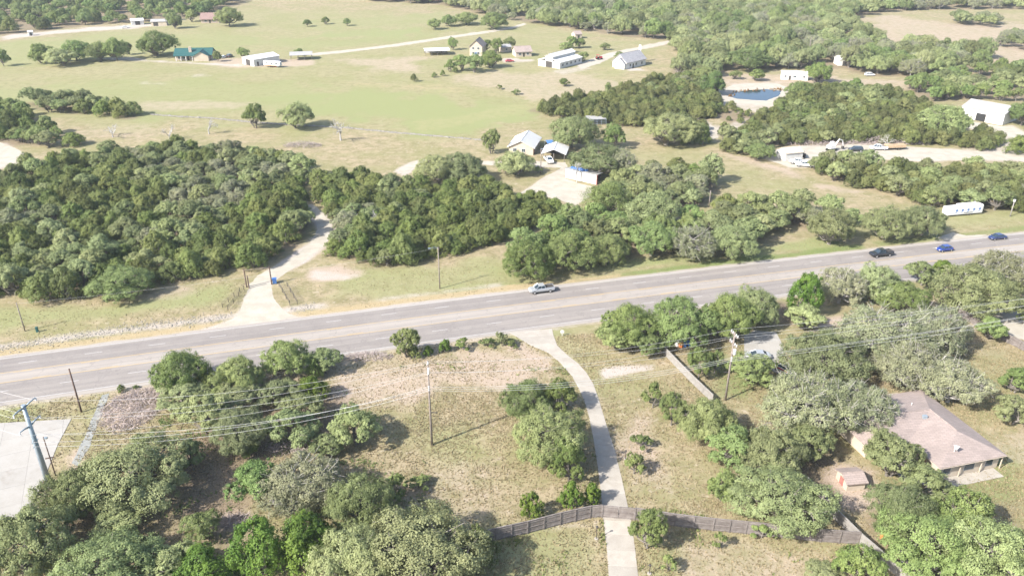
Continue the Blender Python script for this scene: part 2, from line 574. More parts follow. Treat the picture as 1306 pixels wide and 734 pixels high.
GRAVEL = {   # name: (outline, height)
    'gravel_drive': [(262, 422), (285, 412), (303, 402), (310, 385), (318, 362), (330, 350), (352, 339), (378, 325), (396, 310), (404, 295), (404, 282), (396, 271), (386, 262),
                     (398, 260), (410, 270), (421, 282), (425, 295), (413, 314), (388, 333), (362, 349), (346, 365), (349, 380), (362, 396), (388, 408), (330, 420)],
    'ranch_yard': [(664, 246), (690, 228), (716, 214), (688, 213), (650, 212), (615, 210), (580, 209), (553, 208), (540, 210), (528, 214), (516, 222), (508, 218), (523, 207), (541, 203), (556, 203), (600, 205),
                   (640, 206), (690, 206), (722, 207), (724, 218), (721, 228), (735, 233), (764, 240), (750, 252), (735, 262), (712, 254), (690, 250)],
    'pasture_lane': [(392, 69), (440, 64), (500, 57), (560, 48), (610, 41), (655, 34), (668, 29.5), (672, 31), (655, 36.5), (610, 44), (560, 51), (500, 60), (440, 67), (398, 71)],
    'barn_lane': [(735, 82), (752, 76), (775, 68), (810, 61), (852, 52), (858, 54), (815, 64), (785, 71), (770, 78), (755, 84), (742, 88)],
    'work_site': [(965, 200), (975, 193), (1010, 187), (1060, 184), (1120, 184), (1160, 187), (1210, 190), (1262, 194), (1330, 190), (1330, 203), (1280, 204), (1230, 204), (1180, 206), (1110, 203), (1075, 203),
                  (1045, 206), (1030, 214), (1008, 214), (985, 206)],
    'pale_clearing': [(-30, 184), (0, 181), (18, 188), (34, 197), (30, 205), (14, 212), (-30, 216)],
    'pond_bank': [(912, 128), (918, 116), (935, 108), (960, 106), (990, 106), (1006, 112), (1004, 124), (998, 134), (980, 136), (955, 133), (930, 133)],
    'field_turnout': [(1196, 303), (1215, 296), (1232, 300), (1260, 299), (1240, 304), (1212, 308)],
    'barn_apron': [(1222, 150), (1240, 155), (1278, 161), (1290, 160), (1306, 168), (1330, 172), (1330, 182), (1290, 176), (1262, 170), (1236, 164), (1218, 156)],
    'neighbour_lot': [(1272, 402), (1330, 392), (1330, 440), (1290, 428), (1268, 412)],
    'wash': [(868, 149), (885, 152), (908, 160), (918, 166), (916, 176), (906, 178), (905, 166), (890, 158), (868, 153)],
}
GPOLY = {k: GP(v) for k, v in GRAVEL.items()}

DRIVE_L = [(648, 424), (655, 427), (676, 440), (700, 450), (715, 463), (730, 480), (738, 495), (745, 510), (751, 530), (757, 560), (763, 600), (767.5, 640), (769, 660), (774, 700), (777, 745), (779, 790)]
DRIVE_R = [(704, 419), (706, 428), (711, 441), (724, 453), (737, 463), (748, 475), (757, 490), (764, 510), (773, 540), (783, 570), (793, 610), (799.5, 640), (805, 662), (810, 700), (815, 745), (820, 790)]
PAD = [(-70, 545), (-30, 541), (5, 539), (91, 534), (74, 566), (58, 606), (47, 632), (36, 650), (10, 668), (-70, 690)]
PATIO = [(949, 428), (963, 421), (990, 424), (1000, 443), (997, 458), (1018, 470), (1006, 483), (988, 474), (972, 465), (949, 462)]

# highway: s runs along, n across; a very gentle bend
RA = math.radians(14.9)
RT, RN = np.array([math.cos(RA), math.sin(RA)]), np.array([-math.sin(RA), math.cos(RA)])


def road_pt(s, n):
    k = n - 1.152e-4 * (s - 70.3) ** 2
    return RT * s + RN * k


def road_sn(P):
    s = P @ RT
    return s, P @ RN + 1.152e-4 * (s - 70.3) ** 2


N_TOP, N_W1, N_D1, N_Y1, N_Y2, N_D2, N_W2, N_BOT = 157.7, 156.6, 153.9, 150.75, 147.0, 143.9, 140.0, 138.7

# ------------------------------------------------------------------ ground
def axis(segs):
    out = []
    for a, b, st in segs:
        out.append(np.arange(a, b, st))
    return np.concatenate(out + [np.array([segs[-1][1]])])


gx = axis([(-4200, -1200, 300), (-1200, -480, 40), (-480, -200, 6), (-200, -120, 2.4), (-120, 140, 1.3), (140, 220, 2.4), (220, 500, 6), (500, 1200, 40), (1200, 4200, 300)])
gy = axis([(-600, 0, 60), (0, 60, 6), (60, 240, 1.2), (240, 340, 2.0), (340, 520, 3.5), (520, 780, 6), (780, 1200, 40), (1200, 5000, 300)])
GX, GY = np.meshgrid(gx, gy)
P = np.stack([GX.ravel(), GY.ravel()], 1)
cov = np.zeros((len(P), 6))
wob = (fbm(P[:, 0] / 9, P[:, 1] / 9, 3) - 0.5)
wob2 = (fbm(P[:, 0] / 30, P[:, 1] / 30, 9) - 0.5)


def patch(ch, poly, soft=3.0, strength=1.0, wobble=1.0, ground=False):
    pg = poly if ground else GP(poly)
    lo, hi = pg.min(0) - soft * 3 - 12, pg.max(0) + soft * 3 + 12
    sel = np.where((P[:, 0] > lo[0]) & (P[:, 0] < hi[0]) & (P[:, 1] > lo[1]) & (P[:, 1] < hi[1]))[0]
    if not len(sel):
        return
    d = sdist(P[sel], pg) + wob[sel] * soft * 3 * wobble + wob2[sel] * soft * 2 * wobble
    m = np.clip(d / soft * 0.5 + 0.5, 0, 1)
    m = m * m * (3 - 2 * m) * strength
    cov[sel, ch] = np.maximum(cov[sel, ch], m)


def strip(ch, n0, n1, s0, s1, soft=1.0, strength=1.0):
    s, n = road_sn(P)
    d = np.minimum(np.minimum(n - n0, n1 - n), np.minimum(s - s0, s1 - s)) + wob * soft * 2.4
    m = np.clip(d / soft * 0.5 + 0.5, 0, 1) * strength
    cov[:, ch] = np.maximum(cov[:, ch], m)


GREEN, BARE, LIME, GOLD, LITTER, LAWN = range(6)
for z, (poly, *_r) in ZONES.items():
    patch(LITTER, poly, 4.0, 0.62)
for k, pg in GPOLY.items():
    patch(LIME, pg, 1.6 if k not in ('pond_bank', 'work_site', 'pale_clearing') else 3.5, 0.9, 1.0, True)
# pastures
patch(GREEN, [(-200, 165), (0, 160), (300, 168), (600, 190), (660, 178), (720, 150), (830, 100), (850, 60), (640, 20), (300, 10), (200, 30), (0, 55), (-200, 60)], 14, 0.44)
patch(GREEN, [(-60, 118), (0, 112), (180, 100), (300, 96), (400, 103), (480, 110), (560, 122), (640, 132), (690, 146), (680, 160), (620, 177), (500, 168), (430, 160), (300, 152), (190, 148), (0, 140)], 16, 0.62)
patch(GREEN, [(330, 118), (430, 112), (560, 122), (650, 136), (690, 150), (650, 176), (540, 172), (430, 160), (360, 150)], 16, 0.8)
patch(GREEN, [(-60, 60), (40, 50), (180, 40), (280, 40), (430, 48), (560, 40), (640, 35), (500, 55), (390, 66), (300, 64), (180, 76), (0, 88)], 12, 0.6)
patch(GREEN, [(240, 62), (330, 56), (440, 52), (520, 46), (560, 40), (540, 34), (430, 42), (300, 52)], 14, 0.75)
patch(GREEN, [(380, 25), (560, 15), (600, 28), (480, 36), (380, 40)], 10, 0.55)
patch(GOLD, [(520, 155), (560, 150), (690, 128), (700, 133), (600, 160), (540, 168)], 6, 0.35)
patch(GOLD, [(440, 104), (540, 106), (620, 118), (700, 122), (690, 128), (560, 116), (450, 110)], 6, 0.4)
patch(BARE, [(440, 76), (560, 72), (540, 80), (545, 92), (510, 96), (460, 88)], 7, 0.55)
patch(BARE, [(560, 92), (690, 90), (760, 96), (800, 104), (760, 125), (700, 130), (620, 112)], 9, 0.5)
patch(BARE, [(170, 132), (260, 128), (330, 132), (300, 140), (200, 142)], 5, 0.5)
patch(BARE, [(60, 168), (200, 160), (230, 172), (180, 180), (100, 178)], 5, 0.35)
patch(LIME, [(246, 94), (268, 93), (270, 97), (248, 98)], 2.5, 0.5)
patch(LIME, [(180, 104), (210, 106), (208, 108), (182, 107)], 1.5, 0.45)
patch(LIME, [(0, 46), (60, 40), (120, 34), (200, 30), (215, 33), (120, 40), (60, 45), (0, 52)], 4, 0.8)
patch(LIME, [(120, 74), (170, 73), (225, 78), (300, 82), (310, 85), (220, 80), (130, 77)], 2, 0.8)
patch(BARE, [(260, 74), (320, 72), (400, 76), (400, 84), (300, 86), (265, 80)], 4, 0.7)
patch(LIME, [(800, 86), (822, 86), (824, 90), (800, 91)], 2, 0.9)
patch(LIME, [(640, 74), (690, 76), (680, 80), (640, 80)], 2, 0.7)
patch(LIME, [(700, 90), (745, 84), (760, 88), (720, 95)], 2.5, 0.55)
patch(BARE, [(1090, 22), (1140, 20), (1210, 30), (1306, 26), (1340, 60), (1340, 100), (1260, 84), (1220, 64), (1120, 52)], 9, 0.55)
patch(BARE, [(880, 92), (1000, 92), (1060, 96), (1180, 108), (1200, 116), (1060, 108), (1000, 120), (900, 112)], 6, 0.6)
patch(LITTER, [(926, 124), (934, 115), (958, 112), (1000, 112), (1003, 122), (980, 131), (940, 129)], 2.0, 0.9)
patch(LIME, [(925, 104), (990, 104), (1012, 112), (1010, 132), (1000, 146), (980, 150), (940, 138), (912, 136), (905, 122)], 4, 0.6)
patch(LIME, [(868, 146), (925, 158), (950, 150), (960, 160), (920, 180), (905, 182), (900, 168), (868, 158)], 4, 0.6)
patch(BARE, [(890, 186), (930, 192), (965, 200), (1010, 216), (1060, 236), (1100, 244), (1096, 250), (1040, 240), (980, 216), (920, 200)], 3, 0.6)
patch(GREEN, [(790, 200), (860, 186), (900, 190), (960, 206), (1040, 240), (1030, 262), (960, 262), (920, 240), (905, 215)], 6, 0.35)
patch(BARE, [(1110, 112), (1190, 140), (1230, 150), (1210, 160), (1165, 152), (1110, 128)], 4, 0.5)
patch(LIME, [(1215, 148), (1285, 162), (1330, 172), (1330, 200), (1240, 196), (1190, 195), (1190, 188), (1250, 186), (1230, 160)], 5, 0.6)
# north verge
patch(GREEN, [(0, 395), (120, 388), (250, 372), (310, 352), (305, 380), (250, 395), (120, 410), (0, 420)], 4, 0.62)
patch(GREEN, [(440, 345), (560, 335), (640, 322), (720, 355), (600, 375), (480, 385), (380, 392)], 4, 0.55)
patch(BARE, [(120, 372), (200, 368), (260, 360), (230, 378), (160, 385)], 3, 0.6)
patch(BARE, [(395, 342), (430, 338), (455, 346), (430, 358), (398, 356)], 3, 0.8)
patch(LIME, [(400, 346), (450, 352), (440, 357), (402, 354)], 2, 0.7)
strip(LIME, 160.5, 163.6, -120, 0.5, 1.4, 0.75)
strip(LIME, 160.6, 162.0, 12, 40, 1.2, 0.6)
strip(GOLD, 157.4, 160.4, -150, 70, 0.8, 0.9)
strip(LAWN, 157.4, 160.8, 28, 136, 1.0, 0.75)
strip(GREEN, 159.5, 168.0, 60, 132, 3.0, 0.8)
strip(LAWN, 158.0, 161.5, 140, 260, 1.2, 0.6)
strip(GREEN, 161, 180.0, 136, 260, 4.0, 0.5)
strip(LIME, 156.8, 158.2, -150, 260, 0.5, 0.5)
strip(LIME, 137.6, 139.4, -150, 260, 0.5, 0.5)
# south side
strip(GREEN, 126.5, 138.0, -80, -50, 2, 0.62)
patch(GREEN, [(100, 530), (140, 505), (136, 520), (118, 560), (96, 570)], 2, 0.5)
patch(BARE, [(88, 575), (118, 560), (112, 600), (60, 640)], 1.5, 0.9)
patch(BARE, [(0, 640), (45, 628), (60, 640), (0, 690)], 2, 0.9)
patch(LIME, [(62, 612), (105, 575), (100, 600), (40, 650), (0, 680), (0, 660)], 2, 0.55)
patch(BARE, [(132, 498), (215, 494), (200, 530), (150, 555), (122, 545)], 2, 0.7)
patch(BARE, [(430, 475), (520, 460), (600, 445), (690, 455), (720, 500), (640, 520), (560, 500), (470, 510)], 4, 0.68)
patch(BARE, [(640, 440), (668, 437), (705, 460), (735, 500), (720, 510), (690, 480)], 2, 0.8)
patch(BARE, [(480, 620), (560, 585), (640, 560), (668, 580), (640, 630), (560, 650)], 4, 0.45)
patch(GREEN, [(520, 560), (600, 520), (640, 540), (650, 600), (560, 620)], 5, 0.45)
patch(LITTER, [(200, 560), (300, 520), (430, 500), (430, 560), (300, 600), (300, 660), (220, 680)], 3, 0.75)
patch(LITTER, [(60, 650), (240, 600), (300, 660), (330, 700), (100, 734)], 3, 0.55)
patch(BARE, [(270, 655), (320, 655), (318, 672), (276, 678)], 1.5, 0.7)
patch(GREEN, [(622, 690), (700, 668), (770, 668), (775, 780), (600, 780)], 3, 0.5)
patch(LIME, [(690, 672), (760, 660), (768, 672), (740, 674), (700, 680)], 1.0, 0.6)
patch(GREEN, [(705, 440), (765, 430), (770, 455), (740, 460)], 2, 0.4)
patch(LIME, [(766, 472), (790, 465), (830, 463), (846, 468), (828, 475), (800, 478), (770, 480)], 1.2, 1.0, 0.6)
patch(BARE, [(780, 500), (830, 520), (880, 600), (890, 640), (840, 650), (800, 600)], 4, 0.65)
patch(LIME, [(830, 620), (870, 615), (885, 640), (850, 648)], 2.5, 0.6)
patch(BARE, [(860, 680), (1060, 695), (1060, 734), (960, 760), (870, 740)], 4, 0.45)
patch(GREEN, [(815, 690), (870, 690), (860, 780), (815, 780)], 2, 0.55)
patch(LAWN, [(872, 440), (948, 430), (950, 465), (985, 480), (985, 500), (950, 520), (918, 505), (888, 470)], 2.5, 0.6)
patch(LITTER, [(770, 440), (850, 450), (920, 430), (1000, 420), (1060, 400), (1000, 380), (880, 385), (800, 400)], 2.5, 0.75)
patch(BARE, [(1040, 400), (1085, 398), (1090, 420), (1040, 425)], 2, 0.9)
patch(GREEN, [(1000, 420), (1110, 440), (1100, 490), (1040, 480)], 3, 0.4)
patch(LITTER, [(900, 560), (1060, 560), (1090, 620), (1060, 660), (960, 660), (900, 640)], 3, 0.7)
patch(BARE, [(1070, 590), (1110, 600), (1115, 640), (1080, 650), (1062, 620)], 2, 0.9)
patch(LITTER, [(1100, 660), (1306, 640), (1306, 780), (1180, 780), (1120, 700)], 3, 0.55)
patch(LAWN, [(1220, 590), (1306, 570), (1306, 650), (1250, 640)], 3, 0.5)
patch(BARE, [(1265, 560), (1330, 545), (1330, 600), (1288, 585)], 3, 0.5)
patch(LAWN, [(1225, 455), (1280, 440), (1306, 470), (1260, 480)], 4, 0.35)
patch(BARE, [(1110, 395), (1210, 385), (1230, 415), (1180, 440), (1120, 420)], 4, 0.6)
strip(BARE, 130.0, 138.6, -40, 30, 2.2, 0.5)
strip(GREEN, 134.5, 138.2, 32, 60, 1.5, 0.5)

nx, ny = len(gx), len(gy)
idx = np.arange(nx * ny).reshape(ny, nx)
F = np.stack([idx[:-1, :-1].ravel(), idx[:-1, 1:].ravel(), idx[1:, 1:].ravel(), idx[1:, :-1].ravel()], 1)


def ground_material():
    m, nt, out = new_mat('ground')
    co = coords(nt)
    a = nd(nt, 'ShaderNodeAttribute', attribute_name='cov_a').outputs['Color']
    b = nd(nt, 'ShaderNodeAttribute', attribute_name='cov_b').outputs['Color']
    sa = nd(nt, 'ShaderNodeSeparateColor'); nt.links.new(a, sa.inputs[0])
    sb = nd(nt, 'ShaderNodeSeparateColor'); nt.links.new(b, sb.inputs[0])
    n20 = noise(nt, co, 0.045, 4, 0.6)
    n3 = noise(nt, co, 0.30, 5, 0.62)
    n1 = noise(nt, co, 1.1, 5, 0.65)
    nf = noise(nt, co, 4.5, 4, 0.7)
    mixed = mathn(nt, 'ADD', mathn(nt, 'MULTIPLY', n3, 0.5), mathn(nt, 'ADD', mathn(nt, 'MULTIPLY', n1, 0.3), mathn(nt, 'MULTIPLY', nf, 0.2)))
    straw = mix(nt, ramp(nt, mixed, 0.38, 0.62), (0.189, 0.168, 0.088), (0.328, 0.266, 0.177))
    straw = mix(nt, mathn(nt, 'MULTIPLY', ramp(nt, n20, 0.42, 0.64), 0.55), straw, (0.189, 0.189, 0.081))
    straw = mix(nt, mathn(nt, 'MULTIPLY', ramp(nt, noise(nt, co, 0.55, 5, 0.7), 0.56, 0.70), 0.55), straw, (0.392, 0.336, 0.271))

    mp = nd(nt, 'ShaderNodeMapping')
    mp.inputs['Scale'].default_value = (0.012, 0.16, 1.0)
    mp.inputs['Rotation'].default_value = (0, 0, 0.12)
    nt.links.new(co, mp.inputs['Vector'])
    stk = noise(nt, mp.outputs[0], 1.0, 4, 0.6)
    straw = mix(nt, mathn(nt, 'MULTIPLY', ramp(nt, stk, 0.5, 0.68), 0.4), straw, (0.210, 0.205, 0.098))

    def masked(base, m_, col1, col2, lo=0.15, hi=0.9, amt=0.7, ns=None):
        j = mathn(nt, 'ADD', m_, mathn(nt, 'MULTIPLY', mathn(nt, 'SUBTRACT', ns or mixed, 0.5), amt * 1.6))
        c = mix(nt, ramp(nt, nf, 0.35, 0.65), col1, col2)
        return mix(nt, ramp(nt, j, lo, hi), base, c)
    col = masked(straw, sa.outputs[0], (0.180, 0.203, 0.085), (0.245, 0.252, 0.120))
    col = masked(col, sb.outputs[2], (0.112, 0.155, 0.049), (0.175, 0.205, 0.078))
    col = masked(col, sb.outputs[0], (0.277, 0.216, 0.118), (0.373, 0.306, 0.194))
    col = masked(col, sb.outputs[1], (0.119, 0.089, 0.061), (0.237, 0.185, 0.134))
    col = masked(col, sa.outputs[1], (0.300, 0.233, 0.177), (0.392, 0.321, 0.262))
    col = masked(col, sa.outputs[2], (0.327, 0.284, 0.244), (0.428, 0.383, 0.345))
    p = nd(nt, 'ShaderNodeBsdfPrincipled')
    nt.links.new(col, p.inputs['Base Color'])
    p.inputs['Roughness'].default_value = 1.0
    p.inputs['Specular IOR Level'].default_value = 0.1
    h = mathn(nt, 'ADD', mathn(nt, 'MULTIPLY', n1, 0.6), mathn(nt, 'MULTIPLY', nf, 0.5))
    nt.links.new(bump(nt, h, 0.6, 0.35), p.inputs['Normal'])
    nt.links.new(p.outputs[0], out.inputs[0])
    return m


me = fast_mesh('ground', np.column_stack([P, np.zeros(len(P))]), F, ground_material(), smooth=True)
for nm, sl_ in (('cov_a', slice(0, 3)), ('cov_b', slice(3, 6))):
    at = me.attributes.new(nm, 'FLOAT_COLOR', 'POINT')
    at.data.foreach_set('color', np.column_stack([cov[:, sl_], np.ones(len(P))]).astype(np.float32).ravel())
tag(link_obj('ground', me), kind='structure')
GRID = (gx, gy, cov.reshape(ny, nx, 6))


def cover_at(Q):
    i = np.clip(np.searchsorted(gx, Q[:, 0]), 0, nx - 1)
    j = np.clip(np.searchsorted(gy, Q[:, 1]), 0, ny - 1)
    return GRID[2][j, i]


# ------------------------------------------------------------------ gravel sheets
def densify(pg, step, jit, seed):
    out = []
    n = len(pg)
    for i in range(n):
        a, b = pg[i], pg[(i + 1) % n]
        L = np.hypot(*(b - a))
        k = max(1, int(L / step))
        d = (b - a) / max(L, 1e-6)
        nrm = np.array([-d[1], d[0]])
        for q in range(k):
            p = a + (b - a) * q / k
            w = (fbm(np.array([p[0] * 0.5]), np.array([p[1] * 0.5]), seed)[0] - 0.5) * 2 * jit
            out.append(p + nrm * w)
    return np.array(out)


def sheet(name, pg, mat, z, step=0.8, jit=0.35, parent=None):
    d = densify(pg, step, jit, len(name))
    tris = tessellate_polygon([[Vector((p[0], p[1], 0)) for p in d]])
    V = np.column_stack([d, np.full(len(d), z)])
    T = np.array(tris)
    a, b, c = V[T[:, 0]], V[T[:, 1]], V[T[:, 2]]
    cr = np.cross(b - a, c - a)[:, 2]
    T[cr < 0] = T[cr < 0][:, ::-1]
    return link_obj(name, fast_mesh(name, V, T, mat), parent)


for i, (k, pg) in enumerate(GPOLY.items()):
    far = depth_at(pg.mean(0)) > 320
    tag(sheet(k, pg, M['gravel'], 0.012 + 0.0008 * i, 1.6 if far else 0.7, 0.7 if far else 0.45), kind='structure')

# ------------------------------------------------------------------ highway
def asphalt_material():
    m, nt, out = new_mat('asphalt')
    co = coords(nt)
    off = nd(nt, 'ShaderNodeAttribute', attribute_name='off').outputs['Fac']
    run = nd(nt, 'ShaderNodeAttribute', attribute_name='run').outputs['Fac']
    nl = noise(nt, co, 0.25, 5, 0.6)
    nf = noise(nt, co, 3.0, 4, 0.65)
    cv = nd(nt, 'ShaderNodeCombineXYZ')
    nt.links.new(mathn(nt, 'MULTIPLY', run, 0.03), cv.inputs[0])
    nt.links.new(mathn(nt, 'MULTIPLY', off, 1.3), cv.inputs[1])
    streak = noise(nt, cv.outputs[0], 1.0, 3, 0.6)
    base = mix(nt, ramp(nt, mathn(nt, 'ADD', mathn(nt, 'MULTIPLY', nl, 0.5), mathn(nt, 'MULTIPLY', nf, 0.5)), 0.35, 0.65), (0.178, 0.160, 0.149), (0.212, 0.192, 0.178))
    # travel lanes are darker than the turn lane and shoulders, wheel paths darker still
    cr = nd(nt, 'ShaderNodeValToRGB')
    el = cr.color_ramp.elements
    W = N_TOP - N_BOT
    stops = [(0, 0.40), (0.9, 0.36), (1.3, 0.16), (2.0, 0.05), (2.9, 0.12), (3.8, 0.05), (5.0, 0.14), (6.3, 0.05), (7.3, 0.13), (8.1, 0.10), (8.5, 0.36),
             (9.6, 0.30), (10.8, 0.36), (11.9, 0.22), (12.3, 0.06), (13.6, 0.04), (15.0, 0.12), (16.0, 0.03), (17.2, 0.06), (17.9, 0.34), (W, 0.46)]
    el[0].position = 0.0
    el[0].color = (stops[0][1],) * 3 + (1,)
    el[1].position = 1.0
    el[1].color = (stops[-1][1],) * 3 + (1,)
    for q, v in stops[1:-1]:
        e = el.new(q / W)
        e.color = (v, v, v, 1)
    nt.links.new(mathn(nt, 'DIVIDE', off, W), cr.inputs[0])
    cv2 = nd(nt, 'ShaderNodeCombineXYZ')
    nt.links.new(mathn(nt, 'MULTIPLY', run, 0.035), cv2.inputs[0])
    nt.links.new(mathn(nt, 'MULTIPLY', off, 0.27), cv2.inputs[1])
    vo = nd(nt, 'ShaderNodeTexVoronoi', feature='F1', distance='CHEBYCHEV')
    vo.inputs['Scale'].default_value = 1.0
    nt.links.new(cv2.outputs[0], vo.inputs['Vector'])
    vs_ = nd(nt, 'ShaderNodeSeparateColor'); nt.links.new(vo.outputs['Color'], vs_.inputs[0])
    ve = nd(nt, 'ShaderNodeTexVoronoi', feature='DISTANCE_TO_EDGE')
    ve.inputs['Scale'].default_value = 0.16
    wv = nd(nt, 'ShaderNodeVectorMath', operation='ADD')
    nt.links.new(co, wv.inputs[0])
    nn3 = nd(nt, 'ShaderNodeTexNoise'); nn3.inputs['Scale'].default_value = 0.5
    nt.links.new(co, nn3.inputs['Vector'])
    sc3 = nd(nt, 'ShaderNodeVectorMath', operation='SCALE'); sc3.inputs['Scale'].default_value = 4.0
    nt.links.new(nn3.outputs['Color'], sc3.inputs[0]); nt.links.new(sc3.outputs[0], wv.inputs[1])
    nt.links.new(wv.outputs[0], ve.inputs['Vector'])
    f = mathn(nt, 'ADD', cr.outputs[0], mathn(nt, 'MULTIPLY', mathn(nt, 'SUBTRACT', streak, 0.5), 0.42))
    f = mathn(nt, 'ADD', f, mathn(nt, 'MULTIPLY', mathn(nt, 'SUBTRACT', vs_.outputs[0], 0.5), 0.10))
    f = mathn(nt, 'SUBTRACT', f, mathn(nt, 'MULTIPLY', mathn(nt, 'SUBTRACT', 1.0, ramp(nt, ve.outputs['Distance'], 0.0, 0.022)), 0.16))
    col = mix(nt, mathn(nt, 'MULTIPLY', f, 1.7, True), base, (0.349, 0.314, 0.275))
    p = nd(nt, 'ShaderNodeBsdfPrincipled')
    nt.links.new(col, p.inputs['Base Color'])
    p.inputs['Roughness'].default_value = 0.88
    p.inputs['Specular IOR Level'].default_value = 0.25
    nt.links.new(bump(nt, nf, 0.2, 0.02), p.inputs['Normal'])
    nt.links.new(p.outputs[0], out.inputs[0])
    return m


S0, S1 = -330.0, 520.0
ss = np.arange(S0, S1 + 0.1, 1.5)
ns = np.concatenate([[N_BOT - 0.0], np.linspace(N_BOT + 0.6, N_TOP - 0.6, 12), [N_TOP]])
V, off, run = [], [], []
for i, s in enumerate(ss):
    for j, n in enumerate(ns):
        nn = n
        if j in (0, len(ns) - 1):
            nn = n + 0.5 * float(vnoise(np.array([s * 0.4]), np.array([j * 5.0]), 4)[0] - 0.5)
        q = road_pt(s, nn)
        V.append((q[0], q[1], 0.035)); off.append(nn - N_BOT); run.append(s)
k = len(ns)
idx = np.arange(len(ss) * k).reshape(len(ss), k)
F = np.stack([idx[:-1, :-1].ravel(), idx[1:, :-1].ravel(), idx[1:, 1:].ravel(), idx[:-1, 1:].ravel()], 1)
me = fast_mesh('highway', V, F, asphalt_material())
for nm, vals in (('off', off), ('run', run)):
    at = me.attributes.new(nm, 'FLOAT', 'POINT')
    at.data.foreach_set('value', np.array(vals, dtype=np.float32))
highway = tag(link_obj('highway', me), kind='structure')


def road_line(name, n, w, mat, s0, s1, st=4.0):
    sv = np.arange(s0, s1 + 0.01, st)
    V = []
    for s in sv:
        for d in (-w / 2, w / 2):
            q = road_pt(s, n + d)
            V.append((q[0], q[1], 0.041))
    F = [(2 * i, 2 * i + 2, 2 * i + 3, 2 * i + 1) for i in range(len(sv) - 1)]
    return link_obj(name, fast_mesh(name, V, F, mat), highway)


road_line('edge_line', N_W1, 0.20, M['paint_white'], S0, S1)
road_line('edge_line', N_W2, 0.20, M['paint_white'], S0, S1)
road_line('centre_line', N_Y1 - 0.0, 0.16, M['paint_yellow'], S0, S1)
road_line('centre_line', N_Y2 + 0.0, 0.16, M['paint_yellow'], S0, S1)
sd = -58.7 - 11.72 * 6
while sd < 240:
    road_line('lane_dash', N_D1, 0.17, M['paint_white'], sd, sd + 3.2, 1.6)
    road_line('lane_dash', N_D2, 0.17, M['paint_white'], sd + 9.4, sd + 12.6, 1.6)
    if int(sd) % 2 == 0:
        road_line('turn_lane_dash', N_Y1 - 0.3, 0.14, M['paint_yellow'], sd, sd + 3.2, 1.6)
        road_line('turn_lane_dash', N_Y2 + 0.3, 0.14, M['paint_yellow'], sd + 4, sd + 7.2, 1.6)
    sd += 11.72

# ------------------------------------------------------------------ concrete: driveway of cast slabs, lot, patio
def resample(pts, n):
    g = GP(pts)
    L = np.concatenate([[0], np.cumsum(np.hypot(*np.diff(g, axis=0).T))])
    t = np.linspace(0, L[-1], n)
    return np.column_stack([np.interp(t, L, g[:, 0]), np.interp(t, L, g[:, 1])])


drive = empty('concrete_driveway', (*G(770, 600), 0))
tag(drive, kind='structure')
base = np.array(G(770, 600))
NS = 26
per = 5
dl, dr = resample(DRIVE_L, NS * per + 1), resample(DRIVE_R, NS * per + 1)
for i in range(NS):
    L_ = dl[i * per:(i + 1) * per + 1].copy()
    R_ = dr[i * per:(i + 1) * per + 1].copy()
    for A in (L_, R_):
        A[0] += (A[1] - A[0]) * 0.02
        A[-1] += (A[-2] - A[-1]) * 0.02
    poly = np.concatenate([L_, R_[::-1]]) - base
    mb = MB()
    mb.prism([tuple(q) for q in poly], 0.0, 0.055 + random.uniform(-0.004, 0.004))
    mb.build('slab', M['concrete'], drive)
PADG, PATIOG = GP(PAD), GP(PATIO)
DRIVEG = np.concatenate([dl, dr[::-1]])


def slab_field(name, pg, mat, z, cell, ang):
    """a paved area cut into cast bays"""
    root = tag(empty(name, (*pg.mean(0), 0)), kind='structure')
    c0 = pg.mean(0)
    ca, sa = math.cos(ang), math.sin(ang)
    R = np.array([[ca, sa], [-sa, ca]])
    q = (pg - c0) @ R.T

    def clip(poly, ax, val, keep_less):
        out = []
        for i in range(len(poly)):
            a, b = poly[i], poly[(i + 1) % len(poly)]
            ia = (a[ax] <= val) == keep_less
            ib = (b[ax] <= val) == keep_less
            if ia:
                out.append(a)
            if ia != ib:
                t = (val - a[ax]) / (b[ax] - a[ax])
                out.append(a + (b - a) * t)
        return out
    lo, hi = q.min(0), q.max(0)
    g = 0.012
    for i in range(int(math.ceil((hi[0] - lo[0]) / cell))):
        for j in range(int(math.ceil((hi[1] - lo[1]) / cell))):
            x0, y0 = lo[0] + i * cell, lo[1] + j * cell
            pl = [p for p in q]
            for ax, val, kl in ((0, x0 + g, False), (0, x0 + cell - g, True), (1, y0 + g, False), (1, y0 + cell - g, True)):
                pl = clip(pl, ax, val, kl) if len(pl) > 2 else []
            if len(pl) > 2:
                mb = MB()
                mb.prism([tuple(R.T @ p) for p in pl], 0.0, z + random.uniform(-0.004, 0.004))
                mb.build('slab', mat, root)
    return root


slab_field('concrete_lot', PADG, M['concrete_white'], 0.06, 4.6, math.radians(24))
slab_field('concrete_parking_pad', PATIOG, M['concrete_white'], 0.06, 5.0, 0.1)

# ------------------------------------------------------------------ trees
def unit(a):
    return a / (np.linalg.norm(a, axis=1, keepdims=True) + 1e-9)


def leaf_quads(c, n, ln, wd, r):
    N = len(c)
    t = unit(np.cross(n, r.normal(size=(N, 3))))
    b = np.cross(n, t)
    l = (ln * r.uniform(0.6, 1.35, N))[:, None]
    w = (wd * r.uniform(0.6, 1.35, N))[:, None]
    V = np.stack([c + t * l * 0.5, c + b * w * 0.5, c - t * l * 0.5, c - b * w * 0.5], 1).reshape(-1, 3)
    return V, np.arange(4 * N).reshape(N, 4)


